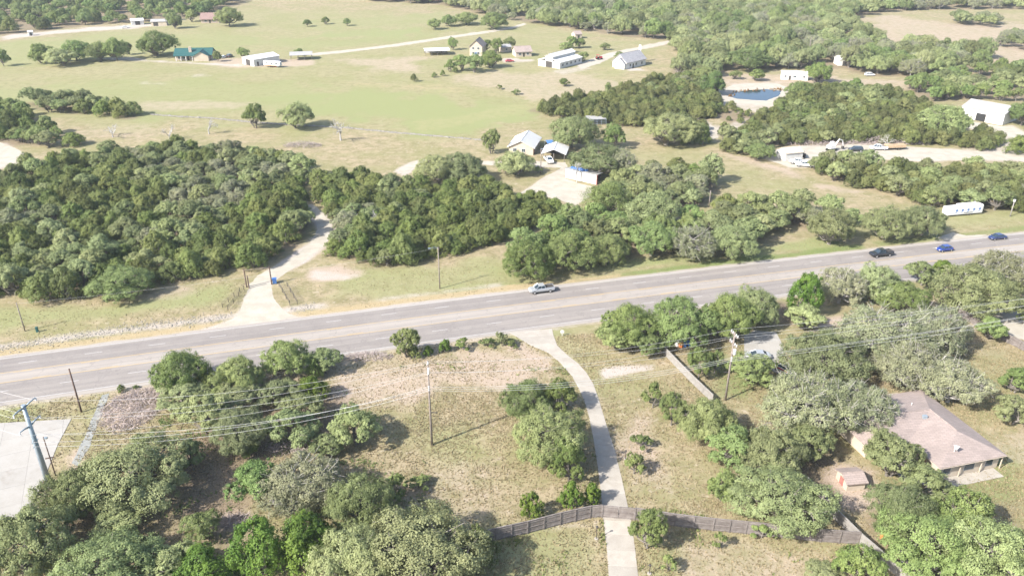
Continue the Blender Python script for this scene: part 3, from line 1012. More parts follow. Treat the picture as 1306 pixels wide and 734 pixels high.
def crown_shape(style, R, H, z0, r, nl):
    """lobe centres (k,3) and radii (k,3)"""
    C, S = [], []
    if style == 'jun':
        for i in range(nl):
            t = (i + r.uniform(0, 1)) / nl
            az = i * 2.4 + r.uniform(-0.6, 0.6)
            rad = R * (1 - t ** 1.6) ** 0.6 * r.uniform(0.30, 0.72)
            rr = R * (0.42 - 0.14 * t) * r.uniform(0.8, 1.15)
            C.append((rad * math.cos(az), rad * math.sin(az), H * (0.18 + 0.60 * t)))
            S.append((rr, rr, rr * r.uniform(0.9, 1.25)))
    else:
        b = (H - z0) / 2
        zc = z0 + b
        ntop = max(2, int(nl * 0.35))
        for i in range(nl):
            az = i * 2.4 + r.uniform(-0.5, 0.5)
            if i < ntop:
                rad = R * r.uniform(0.0, 0.42)
                z = zc + b * r.uniform(0.25, 0.6)
                rr = R * r.uniform(0.24, 0.40)
            else:
                rad = R * r.uniform(0.5, 0.82)
                z = zc + b * r.uniform(-0.5, 0.32)
                rr = R * r.uniform(0.20, 0.36)
            C.append((rad * math.cos(az), rad * math.sin(az), z))
            S.append((rr, rr, min(rr * 0.85, b * 0.72)))
    return np.array(C), np.array(S)


def tree_variant(kind, size, seed):
    """returns (crown mesh, trunk mesh, R, H)"""
    r = np.random.default_rng(seed)
    style = 'jun' if kind in ('jun', 'junb', 'jung') else 'oak'
    R = {'S': 1.6, 'M': 3.6, 'L': 6.6}[size]
    if style == 'jun':
        H = R * 1.5
        z0 = 0.1
        nl, nc, nv, ls = {'S': (9, 18, 34, 0.16), 'M': (17, 26, 42, 0.23), 'L': (26, 28, 64, 0.24)}[size]
    else:
        H = R * {'S': 1.7, 'M': 1.55, 'L': 1.15}[size] * r.uniform(0.92, 1.08)
        z0 = H * {'S': 0.1, 'M': 0.16, 'L': 0.14}[size]
        if kind == 'shr':
            z0 = 0.05 * H
        nl, nc, nv, ls = {'S': (9, 18, 34, 0.155), 'M': (18, 28, 50, 0.195), 'L': (34, 32, 74, 0.205)}[size]
    if kind == 'grey':
        nv = int(nv * 0.75)
    C, S = crown_shape(style, R, H, z0, r, nl)
    cen, nor, tin = [], [], []
    twig = MB()
    for i in range(nl):
        d = unit(r.normal(size=(nc * 2, 3)))
        d = d[d[:, 2] > -0.45][:nc]
        pos = C[i] + d * S[i] * r.uniform(0.62, 1.14, (len(d), 1))
        keep = np.ones(len(d), bool)
        for j in range(nl):
            if j != i:
                keep &= (np.linalg.norm((pos - C[j]) / S[j], axis=1) > 0.70)
        d, pos = d[keep], pos[keep]
        lt = r.uniform(-0.3, 0.3)
        for q in range(len(d)):
            cr = S[i].mean() * r.uniform(0.15, 0.36)
            o = r.normal(size=(nv, 3)) * cr * np.array([0.62, 0.62, 0.62 if style == 'jun' else 0.5])
            o -= d[q] * (o @ d[q])[:, None] * 0.35
            cen.append(pos[q] + o)
            nor.append(unit(d[q] * 0.75 + unit(o) * 0.5 + r.normal(size=(nv, 3)) * 0.33 + np.array([0, 0, 0.18])))
            tin.append(np.clip(0.5 + lt + r.uniform(-0.22, 0.22) + r.uniform(-0.09, 0.09, nv), 0, 1))
            if kind == 'grey' and r.uniform() < 0.4 or (style == 'oak' and r.uniform() < 0.14):
                e = pos[q] + d[q] * cr * 0.9
                mid = (C[i] * 0.5 + pos[q] * 0.5) + r.normal(size=3) * cr * 0.3
                k = R / 5.0
                twig.tube([C[i], mid, e], [0.075 * k, 0.05 * k, 0.02 * k], 3, False)
                if kind == 'grey':
                    for _ in range(1):
                        twig.tube([mid, e + r.normal(size=3) * cr * 0.9], [0.04 * k, 0.018 * k], 3, False)
    cen, nor, tin = np.concatenate(cen), np.concatenate(nor), np.concatenate(tin)
    ok = cen[:, 2] > 0.05
    cen, nor, tin = cen[ok], nor[ok], tin[ok]
    # bring the crown to its nominal size
    rad = np.percentile(np.hypot(cen[:, 0], cen[:, 1]), 97)
    k = R / rad
    cen[:, :2] *= k
    kz = H / np.percentile(cen[:, 2], 99.5)
    cen[:, 2] *= kz
    C2 = C * np.array([k, k, kz])
    V, F = leaf_quads(cen, nor, ls * (1.25 if style == 'jun' else 1.1), ls * (0.6 if style == 'jun' else 0.75), r)
    crown = fast_mesh(f'crown_{kind}_{size}', V, F, M[kind], tin)
    # trunk and limbs
    tb = MB()
    br = R * (0.055 if style == 'oak' else 0.05)
    nst = 1 if size == 'S' else (int(r.integers(1, 4)) if style == 'oak' else int(r.integers(1, 3)))
    forks = []
    for s in range(nst):
        a = r.uniform(0, 6.28)
        bx, by = 0.12 * R * math.cos(a) * (nst > 1), 0.12 * R * math.sin(a) * (nst > 1)
        fk = np.array([bx * 2.6, by * 2.6, max(z0 * 1.25, H * 0.2)])
        forks.append(fk)
        tb.tube([(bx, by, -0.25), (bx * 1.3, by * 1.3, fk[2] * 0.5), tuple(fk)], [br * 1.35, br * 1.0, br * 0.85], 6)
    for i in range(nl):
        fk = forks[i % len(forks)]
        m1 = fk * 0.5 + C2[i] * 0.5 + np.array([0, 0, -0.08 * H]) + r.normal(size=3) * R * 0.05
        tb.tube([tuple(fk), tuple(m1), tuple(C2[i])], [br * 0.6, br * 0.42, br * 0.18], 4, False)
    tv = np.array(twig.v) * np.array([k, k, kz]) if twig.v else np.zeros((0, 3))
    if len(tv):
        tb.add(tv, twig.f)
    trunk = tb.mesh(f'trunk_{kind}_{size}', M['bark_pale'] if kind == 'grey' else M['bark'])
    return crown, trunk, R, H


def bare_variant(seed, R=3.4, H=5.5):
    r = np.random.default_rng(seed)
    tb = MB()

    def grow(p, d, L, rad, lev):
        e = p + d * L
        mid = p + d * L * 0.5 + r.normal(size=3) * L * 0.07
        tb.tube([p, mid, e], [rad, rad * 0.8, rad * 0.6], 5 if lev < 2 else 3, False)
        if lev >= 5:
            return
        for _ in range(3 if lev < 3 else 2):
            nd_ = d + r.normal(size=3) * 0.55 + np.array([0, 0, 0.10])
            nd_ /= np.linalg.norm(nd_)
            grow(e, nd_, L * r.uniform(0.62, 0.85), rad * 0.64, lev + 1)
    grow(np.array([0, 0, -0.2]), np.array([0.05, 0.02, 1.0]), 1.6, 0.22, 0)
    V = np.array(tb.v)
    s = R / np.percentile(np.hypot(V[:, 0], V[:, 1]), 98)
    V[:, :2] *= s
    V[:, 2] *= H / V[:, 2].max()
    tb.v = [tuple(q) for q in V]
    return tb.mesh('bare_tree', M['bark_silver']), R, H


NVAR = {'oak': {'S': 2, 'M': 6, 'L': 3}, 'oakg': {'S': 2, 'M': 4, 'L': 3}, 'grey': {'S': 1, 'M': 3, 'L': 3},
        'jun': {'S': 2, 'M': 6, 'L': 2}, 'junb': {'S': 2, 'M': 2, 'L': 1}, 'jung': {'S': 1, 'M': 5, 'L': 1}, 'shr': {'S': 3, 'M': 2, 'L': 1}}
VAR = {}
_s = 100
for kd, dd in NVAR.items():
    for sz, n in dd.items():
        VAR[kd, sz] = []
        for i in range(n):
            _s += 1
            VAR[kd, sz].append(tree_variant(kd, sz, _s))
BARE_VAR = [bare_variant(7), bare_variant(8), bare_variant(9)]

KNAME = {'oak': ('live_oak', 'tree'), 'oakg': ('green_oak', 'tree'), 'grey': ('grey_oak', 'tree'), 'jun': ('juniper', 'tree'), 'junb': ('bright_juniper', 'tree'), 'jung': ('green_juniper', 'tree'), 'shr': ('shrub', 'shrub')}
KLOOK = {'oak': 'olive live oak', 'oakg': 'deep green oak', 'grey': 'pale grey oak', 'jun': 'dark olive juniper', 'junb': 'vivid green juniper', 'jung': 'yellowish green juniper', 'shr': 'bright green shrub'}


def put_tree(kind, g, R, H, label, group=None, rot=None, vi=None):
    if kind == 'bare':
        me_, r0, h0 = BARE_VAR[(vi if vi is not None else random.randrange(3)) % 3]
        o = link_obj('bare_tree', me_, None, (g[0], g[1], 0), random.uniform(0, 6.28), (R / r0, R / r0, H / h0))
        return tag(o, label, 'tree', group)
    sz = 'S' if R < 2.3 else ('M' if R < 4.9 else 'L')
    lst = VAR[kind, sz]
    cr, tr, r0, h0 = lst[(vi if vi is not None else random.randrange(len(lst))) % len(lst)]
    nm, ct = KNAME[kind]
    e = empty(nm, (g[0], g[1], 0), random.uniform(0, 6.28) if rot is None else rot, label, ct, group)
    e.scale = (R / r0, R / r0 * random.uniform(0.92, 1.08), H / h0)
    link_obj('crown', cr, e)
    link_obj('trunk', tr, e)
    return e


PLACED = []     # (x, y, R) of the trees set one by one


def box_tree(kind, x0, y0, x1, y1, label, clear=0.12, group=None, vi=None):
    """a tree whose crown fills the surveyed outline"""
    cx, cy = (x0 + x1) / 2, (y0 + y1) / 2
    hc = 3.0
    for _ in range(8):
        g = G(cx, cy, hc)
        Z = depth_at(g, hc)
        R = (x1 - x0) / 2 * Z / FPX * (1.08 if kind in ('oak', 'oakg', 'grey') else 1.0)
        ev = (y1 - y0) / 2 * Z / FPX
        th = math.atan2(CAM_H - hc, g[1])
        b2 = ev * ev - (R * math.sin(th)) ** 2
        b = math.sqrt(b2) / math.cos(th) if b2 > 0 else 0.0
        b = min(max(b, 0.42 * R), (0.62 if kind in ('oak', 'oakg', 'grey') and x1 - x0 > 40 else 1.3) * R)
        hc = b * (1 + 2 * clear)
    H = b * 2 + b * 2 * clear
    PLACED.append((g[0], g[1], R))
    return put_tree(kind, g, R, H, label, group, vi=vi)


LONE = [
    # south of the highway, beside the steel pole and the shady hollow
    ('oak', 98, 548, 242, 655, 'broad olive live oak between the steel power pole and the shady hollow'),
    ('oak', 52, 592, 140, 668, 'rounded live oak crowding the foot of the steel power pole'),
    ('oak', -20, 628, 88, 750, 'big live oak overhanging the corner of the white concrete lot'),
    ('oak', 72, 675, 205, 770, 'wide live oak below the shady hollow, next to the concrete lot oak'),
    ('oak', 185, 690, 250, 750, 'small live oak squeezed beside the vivid green junipers'),
    ('junb', 210, 690, 300, 765, 'low vivid green juniper spreading under the grey half-bare oak', 0.0),
    ('junb', 285, 655, 372, 740, 'vivid green juniper in front of the grey half-bare oak', 0.0),
    ('junb', 345, 648, 435, 730, 'tall vivid green juniper beside the big olive live oak', 0.0),
    ('grey', 328, 574, 440, 655, 'half-bare grey oak with pale forked branches showing'),
    ('oakg', 290, 572, 360, 655, 'leafy green oak leaning against the half-bare grey oak'),
    ('oak', 415, 592, 505, 690, 'grey-green live oak between the half-bare oak and the meadow'),
    ('oak', 395, 665, 500, 760, 'live oak merged with the large oak behind the wooden fence end'),
    ('oak', 448, 640, 618, 775, 'largest olive live oak standing at the end of the wooden fence'),
    ('jun', 586, 662, 634, 726, 'dark juniper covering the end of the wooden fence', 0.0),
    ('oak', 338, 514, 408, 572, 'loose live oak above the half-bare grey oak'),
    ('oak', 268, 516, 342, 580, 'thin-crowned live oak with dark forked trunk in the hollow'),
    ('oak', 226, 500, 292, 556, 'live oak under the power lines beside the brush pile'),
    ('oak', 118, 640, 182, 692, 'thin scrub oak between the concrete lot oaks and the shady hollow'),
    ('oak', 222, 560, 262, 600, 'wispy young oak on the rim of the shady hollow'),
    ('oakg', 232, 648, 280, 692, 'small scrub oak at the bottom of the shady hollow'),
    ('oak', 396, 545, 440, 590, 'thin grey-green oak between the half-bare oak and the meadow pole', 0.05),
    ('oak', 500, 648, 560, 690, 'bushy young oak against the largest olive oak', 0.02),
    ('shr', 290, 555, 330, 585, 'low green shrub in the shady hollow', 0.0),
    ('oak', 420, 510, 488, 578, 'solitary broad oak casting a shadow on the dry meadow', 0.04),
    ('oakg', 190, 444, 262, 502, 'round green oak beside the highway near the brush pile'),
    ('jun', 248, 462, 276, 500, 'dark juniper tucked behind the round roadside oak', 0.0),
    ('oak', 200, 488, 262, 525, 'low live oak in front of the round roadside oak'),
    ('oakg', 268, 452, 338, 505, 'flat-topped green oak in the roadside row'),
    ('oakg', 335, 427, 398, 484, 'tallest oak in the roadside row with forked dark trunk'),
    ('oak', 394, 440, 435, 478, 'small airy oak at the end of the roadside row'),
    ('oak', 270, 486, 330, 530, 'live oak under the wires in the second roadside row'),
    ('oak', 325, 480, 382, 520, 'bushy live oak beneath the tallest roadside oak'),
    ('junb', 378, 476, 418, 512, 'yellow-green juniper behind the roadside row', 0.0),
    ('oak', 360, 494, 412, 545, 'loose grey-green oak near the dry meadow edge'),
    ('jun', 390, 455, 412, 484, 'narrow dark juniper below the small airy oak', 0.0),
    # dry meadow
    ('shr', 484, 603, 522, 640, 'dark green bush at the edge of the meadow shade', 0.0),
    ('shr', 516, 602, 552, 628, 'low spreading bush beside the meadow shade', 0.0),
    ('oakg', 640, 478, 708, 540, 'dense dark green tree topping the clump beside the driveway', 0.03),
    ('shr', 690, 484, 736, 528, 'bright green tree at the top of the clump beside the driveway', 0.03),
    ('oak', 652, 514, 748, 598, 'broad yellow-olive oak in the clump beside the driveway', 0.03),
    ('shr', 698, 560, 750, 616, 'green oak sprouting at the foot of the driveway clump', 0.02),
    ('junb', 658, 624, 693, 661, 'rounded bright juniper standing alone before the wooden fence', 0.0),
    ('junb', 712, 611, 746, 650, 'larger of the paired bright junipers next to the fence gate', 0.0),
    ('junb', 741, 615, 769, 646, 'smaller of the paired bright junipers next to the fence gate', 0.0),
    # roadside bushes south
    ('oakg', 502, 416, 535, 456, 'upright dark tree on the south roadside above the meadow', 0.02),
    ('jun', 517, 438, 537, 457, 'low juniper at the foot of the upright roadside tree', 0.0),
    ('junb', 539, 440, 553, 454, 'smallest bright bush in the roadside bush row', 0.0),
    ('junb', 559, 431, 578, 449, 'upright bright bush in the roadside bush row', 0.0),
    ('shr', 577, 429, 603, 448, 'widest bush in the roadside bush row', 0.0),
    ('shr', 611, 429, 633, 444, 'low green bush in the roadside row toward the driveway', 0.0),
    ('oak', 632, 422, 648, 442, 'thin grey-green sapling in the roadside row', 0.0),
    ('shr', 640, 432, 662, 444, 'last low bush of the roadside row beside the driveway apron', 0.0),
    ('jun', 149, 489, 160, 500, 'single round juniper bush on the verge beside the brush pile', 0.0),
    ('jun', 168, 490, 178, 496, 'tiny juniper bush on the verge beside the brush pile', 0.0),
    # right of the driveway
    ('shr', 818, 486, 850, 522, 'bright green bush at the head of the bush pair by the pale fence', 0.0),
    ('shr', 840, 500, 876, 545, 'larger bright green bush of the pair by the pale fence', 0.0),
    ('shr', 804, 551, 832, 575, 'small rounded green bush right of the concrete driveway', 0.0),
    ('shr', 796, 576, 823, 606, 'small green bush beside the marker post along the driveway', 0.0),
    ('shr', 804, 645, 851, 702, 'leafy bright shrub against the fence beside the gate', 0.0),
    ('shr', 842, 706, 864, 730, 'small round shrub by the driveway behind the gate', 0.0),
    ('shr', 908, 677, 928, 700, 'small dark shrub in the dry plot before the plank fence', 0.0),
    ('shr', 955, 664, 990, 692, 'bright vine-like shrub growing over the plank fence', 0.0),
    ('shr', 1062, 690, 1126, 748, 'big green shrub at the plank fence corner', 0.0),
    ('oak', 1025, 712, 1075, 750, 'low green-grey shrub oak beside the big corner shrub', 0.0),
    # cluster below the yard
    ('oak', 868, 498, 940, 572, 'live oak at the foot of the pale leaning fence'),
    ('oakg', 902, 534, 975, 605, 'green live oak in the middle of the dense cluster above the plank fence'),
    ('oakg', 898, 585, 950, 655, 'bright green oak on the dry side of the dense cluster'),
    ('oak', 940, 540, 1025, 612, 'olive live oak under the large half-bare oak'),
    ('oak', 935, 592, 1052, 672, 'wide live oak overhanging the plank fence'),
    ('oak', 994, 526, 1062, 598, 'live oak shading the small shed clearing'),
    ('grey', 970, 470, 1090, 560, 'large pale oak in front of the parking pad'),
    ('grey', 1060, 478, 1140, 560, 'pale grey oak against the brown shingled house'),
    ('oak', 1102, 546, 1176, 612, 'olive oak screening the patio of the brown house'),
    ('oak', 1106, 610, 1195, 690, 'leafy olive oak beside the small shed'),
    ('oak', 1150, 588, 1215, 650, 'low olive oak below the brown house patio'),
    ('oakg', 1120, 640, 1245, 745, 'wide green oak along the diagonal fence'),
    ('shr', 1190, 620, 1268, 690, 'brightest green tree on the lawn side of the brown house'),
    ('oak', 1215, 655, 1330, 760, 'large olive oak at the lawn corner below the brown house'),
    # yard and pad
    ('shr', 876, 444, 910, 484, 'lime green shrub beside the pale leaning fence', 0.0),
    ('shr', 898, 446, 928, 478, 'soft green shrub on the lawn behind the pale leaning fence', 0.0),
    ('oakg', 928, 450, 990, 492, 'small oak with dark forked trunk beside the silver car', 0.05),
    ('oakg', 764, 372, 838, 455, 'dense dark oak at the highway corner above the driveway', 0.03),
    ('oakg', 762, 402, 815, 455, 'leafy skirt tree at the highway corner clump', 0.0),
    ('oakg', 828, 368, 908, 446, 'broad dark oak sheltering the yard clutter'),
    ('oakg', 892, 362, 968, 440, 'tall dark oak beside the yard clutter'),
    ('oakg', 808, 424, 848, 456, 'low leafy tree at the top end of the pale leaning fence', 0.02),
    ('oak', 936, 366, 994, 414, 'olive oak on the south shoulder before the driveway pad'),
    ('junb', 1005, 348, 1052, 402, 'dense rounded green tree on the south side of the highway', 0.03),
    ('oak', 1002, 385, 1050, 420, 'low olive tree in front of the dense rounded tree'),
    ('grey', 1044, 336, 1105, 392, 'pale oak on the south shoulder opposite the black pickup'),
    ('oak', 1088, 332, 1150, 390, 'pale olive oak between the highway and the lot trees'),
    ('shr', 1112, 356, 1188, 396, 'bright flat-crowned green oak beside the highway'),
    ('oak', 1158, 326, 1200, 370, 'forked open oak on the highway shoulder'),
    ('junb', 1190, 330, 1220, 352, 'yellow-green layered tree behind the forked open oak'),
    ('oak', 1196, 335, 1300, 402, 'very broad oak between highway and neighbouring lot'),
    ('grey', 1240, 318, 1325, 372, 'pale broad oak where the road leaves the view'),
    ('oak', 998, 425, 1108, 482, 'wide low oak next to the concrete parking pad'),
    ('grey', 1070, 392, 1180, 455, 'pale twiggy oak crossed by the power lines'),
    ('grey', 1150, 388, 1232, 450, 'pale oak crossed by power lines next to the lawn'),
    ('grey', 1118, 432, 1220, 500, 'bare-twigged grey oak above the brown roof'),
    ('grey', 1175, 455, 1260, 518, 'drooping grey oak behind the brown roof'),
    ('oakg', 1244, 402, 1286, 436, 'small green tree by the slatted boundary fence', 0.02),
    ('shr', 1278, 466, 1318, 500, 'lime green tree on the lawn edge'),
    ('oak', 1268, 495, 1320, 548, 'rounded oak on the lawn beyond the brown house'),
    ('shr', 1296, 398, 1316, 414, 'small bright bush on the neighbouring lot', 0.0),
    # north verge and woods' edge
    ('oakg', 116, 338, 192, 384, 'bright spreading tree standing out from the wood on the north verge', 0.02),
    ('oakg', 642, 300, 706, 358, 'light green oak at the end of the roadside grove near the silver pickup'),
    ('oakg', 696, 284, 762, 350, 'dense green oak in the roadside grove behind the silver pickup'),
    ('oakg', 748, 288, 800, 346, 'round green oak in the roadside grove'),
    ('oakg', 802, 272, 862, 334, 'bright green oak with pale trunk in the roadside grove'),
    ('grey', 856, 284, 912, 332, 'pale grey-green oak in the roadside grove'),
    ('oak', 902, 285, 962, 328, 'oak with dark shade at the far end of the roadside grove'),
    ('oak', 1032, 262, 1092, 312, 'leaning oak with twin pale trunks beside the highway'),
    ('oak', 1105, 262, 1160, 304, 'spreading oak with clustered pale trunks beside the turnout'),
    ('oak', 1150, 260, 1206, 300, 'broad oak shading the turnout beside the white trailer'),
    ('jun', 742, 230, 812, 282, 'big olive juniper at the mouth of the ranch yard', 0.0),
    ('oak', 798, 244, 866, 292, 'wide pale olive oak behind the roadside grove'),
    # ranch yard
    ('oak', 528, 198, 582, 232, 'spreading oak on the bend of the ranch track'),
    ('oak', 560, 194, 618, 230, 'dense spreading oak over the ranch track'),
    ('oak', 634, 192, 682, 220, 'low flat oak in front of the white-roofed house', 0.18),
    ('oak', 700, 147, 764, 187, 'big rounded oak behind the carport'),
    ('oak', 730, 186, 800, 218, 'wide oak leaning over the white ranch wall', 0.2),
    ('grey', 772, 190, 812, 222, 'pale oak behind the white ranch wall'),
    ('oakg', 616, 164, 637, 188, 'small round tree by the white-roofed house', 0.35),
    ('shr', 768, 158, 800, 186, 'light green tree with dark trunk near the stock pen'),
    ('oak', 818, 145, 892, 182, 'broad grey-olive oak on the edge of the ranch meadow'),
    ('jun', 868, 158, 890, 184, 'juniper beside the broad meadow-edge oak', 0.0),
    ('jun', 886, 158, 907, 184, 'rounded juniper at the meadow end of the cedar belt', 0.0),
    ('shr', 680, 212, 692, 221, 'small bush at the foot of the yard light pole', 0.0),
    ('oak', 892, 196, 925, 228, 'open oak on the ranch meadow casting a long shadow', 0.2),
    ('jun', 905, 245, 945, 275, 'juniper at the meadow corner above the highway oaks', 0.0),
    # pasture
    ('oakg', 309, 132, 339, 158, 'dark lone tree on the pasture stone wall', 0.22),
    ('oak', 357, 131, 398, 161, 'greyish lone tree next to the dark tree on the stone wall', 0.16),
    ('jun', 78, 168, 108, 186, 'juniper standing between the copse and the dense wood', 0.0),
    ('oak', 46, 166, 76, 188, 'pale round oak at the tip of the copse', 0.0),
    ('oakg', 173, 40, 223, 70, 'great spreading oak beside the green-roofed house', 0.05),
    ('oakg', 36, 56, 66, 78, 'dark oak at the end of the far tree row'),
    ('oakg', 78, 52, 114, 75, 'round oak in the far tree row'),
    ('oak', 56, 62, 96, 82, 'low grey oak in front of the far tree row'),
    ('oakg', 108, 54, 142, 75, 'green oak in the far tree row'),
    ('oakg', 130, 49, 162, 74, 'last tall oak of the far tree row'),
    ('oak', 155, 54, 168, 68, 'slim pale tree closing the far tree row'),
    ('oakg', -6, 63, 11, 82, 'dark tree at the pasture margin facing the far tree row'),
    ('shr', 271, 65, 283, 77, 'light green tree beside the green-roofed house'),
    ('oakg', 302, 61, 317, 73, 'round dark tree behind the white barn'),
    ('oakg', 376, 62, 387, 70, 'dark tree behind the open pole shed'),
    ('oakg', 275, 10, 307, 31, 'green tree beside the far red-roofed house'),
    ('shr', 212, 17, 232, 34, 'light tree beside the far tan shed'),
    ('oakg', 236, 12, 252, 26, 'dark tree between the far shed and the red-roofed house'),
    ('shr', 409, 22, 420, 30, 'lone light green tree in the upper pasture'),
    ('shr', 386, 25, 398, 33, 'pale lone tree in the upper pasture'),
    ('shr', 437, 24, 448, 32, 'small lone tree near the pasture lane'),
    ('oakg', 545, 24, 563, 36, 'dark round tree above the pasture lane'),
    ('oakg', 562, 19, 582, 32, 'dark tree in the row above the pasture lane'),
    ('oakg', 580, 16, 610, 30, 'dark joined trees in the row above the pasture lane'),
    ('oakg', 614, 16, 646, 35, 'big dark tree at the bend of the pasture lane'),
    ('oakg', 571, 48, 583, 62, 'tall tree behind the flat white shed'),
    ('oakg', 616, 51, 628, 64, 'tree behind the tall cream house'),
    ('oakg', 627, 49, 641, 66, 'dark tree beside the blue-roofed outbuilding'),
    ('oakg', 642, 48, 657, 62, 'round dark tree over the blue-roofed outbuilding'),
    ('oakg', 567, 76, 580, 90, 'round dark tree at the corner of the farmyard'),
    ('oakg', 578, 70, 600, 88, 'dark tree in the farmyard clump'),
    ('oakg', 594, 70, 616, 90, 'tall dark tree in the farmyard clump'),
    ('shr', 612, 65, 640, 84, 'lighter green tree in front of the tall cream house'),
    ('jun', 523, 94, 533, 104, 'small dark bush on the pasture below the farmyard', 0.0),
    ('jun', 550, 92, 558, 99, 'dark bush in the low bush line below the farmyard', 0.0),
    ('jun', 561, 89, 568, 97, 'round bush in the low bush line below the farmyard', 0.0),
    ('jun', 576, 85, 584, 93, 'bush at the corner of the farmyard clump', 0.0),
    ('oakg', 714, 54, 730, 66, 'dark tree beside the small tan shed'),
    ('oakg', 723, 46, 736, 60, 'tree between the small tan shed and the long white barn'),
    ('oakg', 732, 49, 746, 60, 'dark tree over the small tan shed'),
    ('oakg', 738, 66, 751, 77, 'dark tree at the end of the long white barn'),
    ('shr', 764, 55, 778, 63, 'pale green bush near the barn lane'),
    ('shr', 783, 66, 796, 75, 'light tree behind the white grey-roofed house'),
    ('shr', 713, 100, 727, 110, 'pale green thicket in the rough pasture', 0.0),
    ('shr', 632, 108, 642, 114, 'low green bush in the rough pasture', 0.0),
    ('shr', 652, 114, 664, 121, 'low green bush in the rough pasture near the cedar belt', 0.0),
    ('jun', 684, 132, 692, 144, 'small juniper at the tip of the cedar belt', 0.0),
    ('shr', 707, 136, 726, 152, 'light green tree at the front of the cedar belt', 0.0),
    ('jun', 770, 105, 782, 117, 'round juniper breaking from the cedar belt', 0.0),
    ('jun', 786, 104, 798, 117, 'pointed juniper breaking from the cedar belt', 0.0),
    # around the pond
    ('shr', 884, 86, 912, 106, 'light green tree between woodland and pond'),
    ('oakg', 895, 92, 926, 118, 'dark green oak on the pond bank'),
    ('shr', 929, 90, 946, 101, 'round green bush above the pond', 0.0),
    ('shr', 954, 88, 976, 103, 'pale green bush between pond and mobile home', 0.0),
    ('shr', 1028, 80, 1062, 103, 'light green tree next to the white mobile home'),
    ('shr', 1002, 104, 1036, 126, 'pale green thicket on the pond bank', 0.0),
    ('oakg', 929, 61, 984, 86, 'dark broad oak at the front of the far woodland'),
    ('shr', 918, 155, 930, 166, 'yellow-green bush on the pale wash', 0.0),
    ('shr', 952, 150, 966, 168, 'bright green bush in the scrub below the pond bank', 0.0),
    ('shr', 948, 182, 990, 204, 'bright green tree beside the work site shed', 0.0),
    ('oak', 1176, 134, 1236, 174, 'big pale oak beside the big grey-roofed barn', 0.02),
    ('oakg', 1288, 130, 1325, 160, 'green tree hugging the end of the big barn', 0.02),
    ('jun', 1284, 172, 1318, 196, 'juniper beside the barn apron', 0.0),
    ('oak', 1168, 306, 1180, 318, 'tiny oak on the verge near the turnout', 0.0) if False else None,
]
LONE = [t for t in LONE if t]
for t in LONE:
    kd, x0, y0, x1, y1, lab = t[:6]
    box_tree(kd, x0, y0, x1, y1, lab, t[6] if len(t) > 6 else 0.12)

for (x0, y0, x1, y1, lab) in [
    (417, 148, 452, 180, 'leafless silver-grey tree on the pasture stone wall'),
    (255, 150, 279, 172, 'leafless grey tree standing against the back of the dense wood'),
    (205, 158, 228, 180, 'bare bleached tree poking above the dense wood'),
    (128, 160, 160, 176, 'low bare grey tree on the back edge of the dense wood'),
    (468, 268, 500, 290, 'bare grey tree within the wood beside the gravel drive'),
    (724, 205, 746, 234, 'thin bare tree before the white ranch wall'),
    (1120, 172, 1140, 190, 'bare brushy tree by the lumber trailer'),
]:
    g = G((x0 + x1) / 2, y1 - 1)
    put_tree('bare', g, (x1 - x0) / 2 * depth_at(g) / FPX, max(2.0, height_for(g, y0)), lab)

# woods: random places inside the outlines, spaced apart; the largest stay single trees, the rest of a kind become one mass
PL = np.array(PLACED)
cand = []
for zn, (poly, count, mixk, (wmin, wmax), place) in ZONES.items():
    pg = GP(poly)
    lo, hi = pg.min(0), pg.max(0)
    kinds = list(mixk)
    wts = np.array([mixk[q] for q in kinds]); wts = wts / wts.sum()
    pts = np.zeros((0, 3))
    sp = 0.47 if zn.startswith('far') else (0.50 if zn in ('pond_cedars', 'work_cedars', 'hedge_belt', 'barn_wood', 'cedar_wood', 'drive_wood') else 0.55)
    tries = 0
    r = np.random.default_rng(sum(map(ord, zn)))
    while len(pts) < count and tries < count * 16:
        tries += 1
        p = lo + r.uniform(size=2) * (hi - lo)
        if not in_poly(p[None], pg)[0]:
            continue
        w = r.uniform(wmin, wmax)
        R = w / 2
        if len(pts) and (np.hypot(pts[:, 0] - p[0], pts[:, 1] - p[1]) < sp * (pts[:, 2] + R)).any():
            continue
        if (np.hypot(PL[:, 0] - p[0], PL[:, 1] - p[1]) < 0.68 * (PL[:, 2] + R)).any():
            continue
        s_, n_ = road_sn(p[None])
        if N_BOT - R * 0.6 < n_[0] < N_TOP + R * 0.75:
            continue
        bad = False
        for kk, gp in GPOLY.items():
            if np.hypot(*(gp.mean(0) - p)) < 90 and sdist(p[None], gp)[0] > -R * 0.45:
                bad = True
                break
        if bad:
            continue
        pts = np.vstack([pts, [p[0], p[1], R]])
        # stands of one kind: the choice follows a slow noise
        u = float(fbm(np.array([p[0] / 22]), np.array([p[1] / 22]), 17)[0]) * 1.6 - 0.3 + r.uniform(-0.18, 0.18)
        kd = kinds[int(np.clip(np.searchsorted(np.cumsum(wts), np.clip(u, 0.001, 0.999)), 0, len(kinds) - 1))]
        hr = {'jun': r.uniform(0.68, 0.98), 'jung': r.uniform(0.6, 0.9), 'oak': r.uniform(0.68, 0.95), 'oakg': r.uniform(0.72, 1.0), 'grey': r.uniform(0.62, 0.85), 'shr': r.uniform(0.7, 1.0)}[kd]
        cand.append((kd, p, R, R * 2 * hr, zn, place))

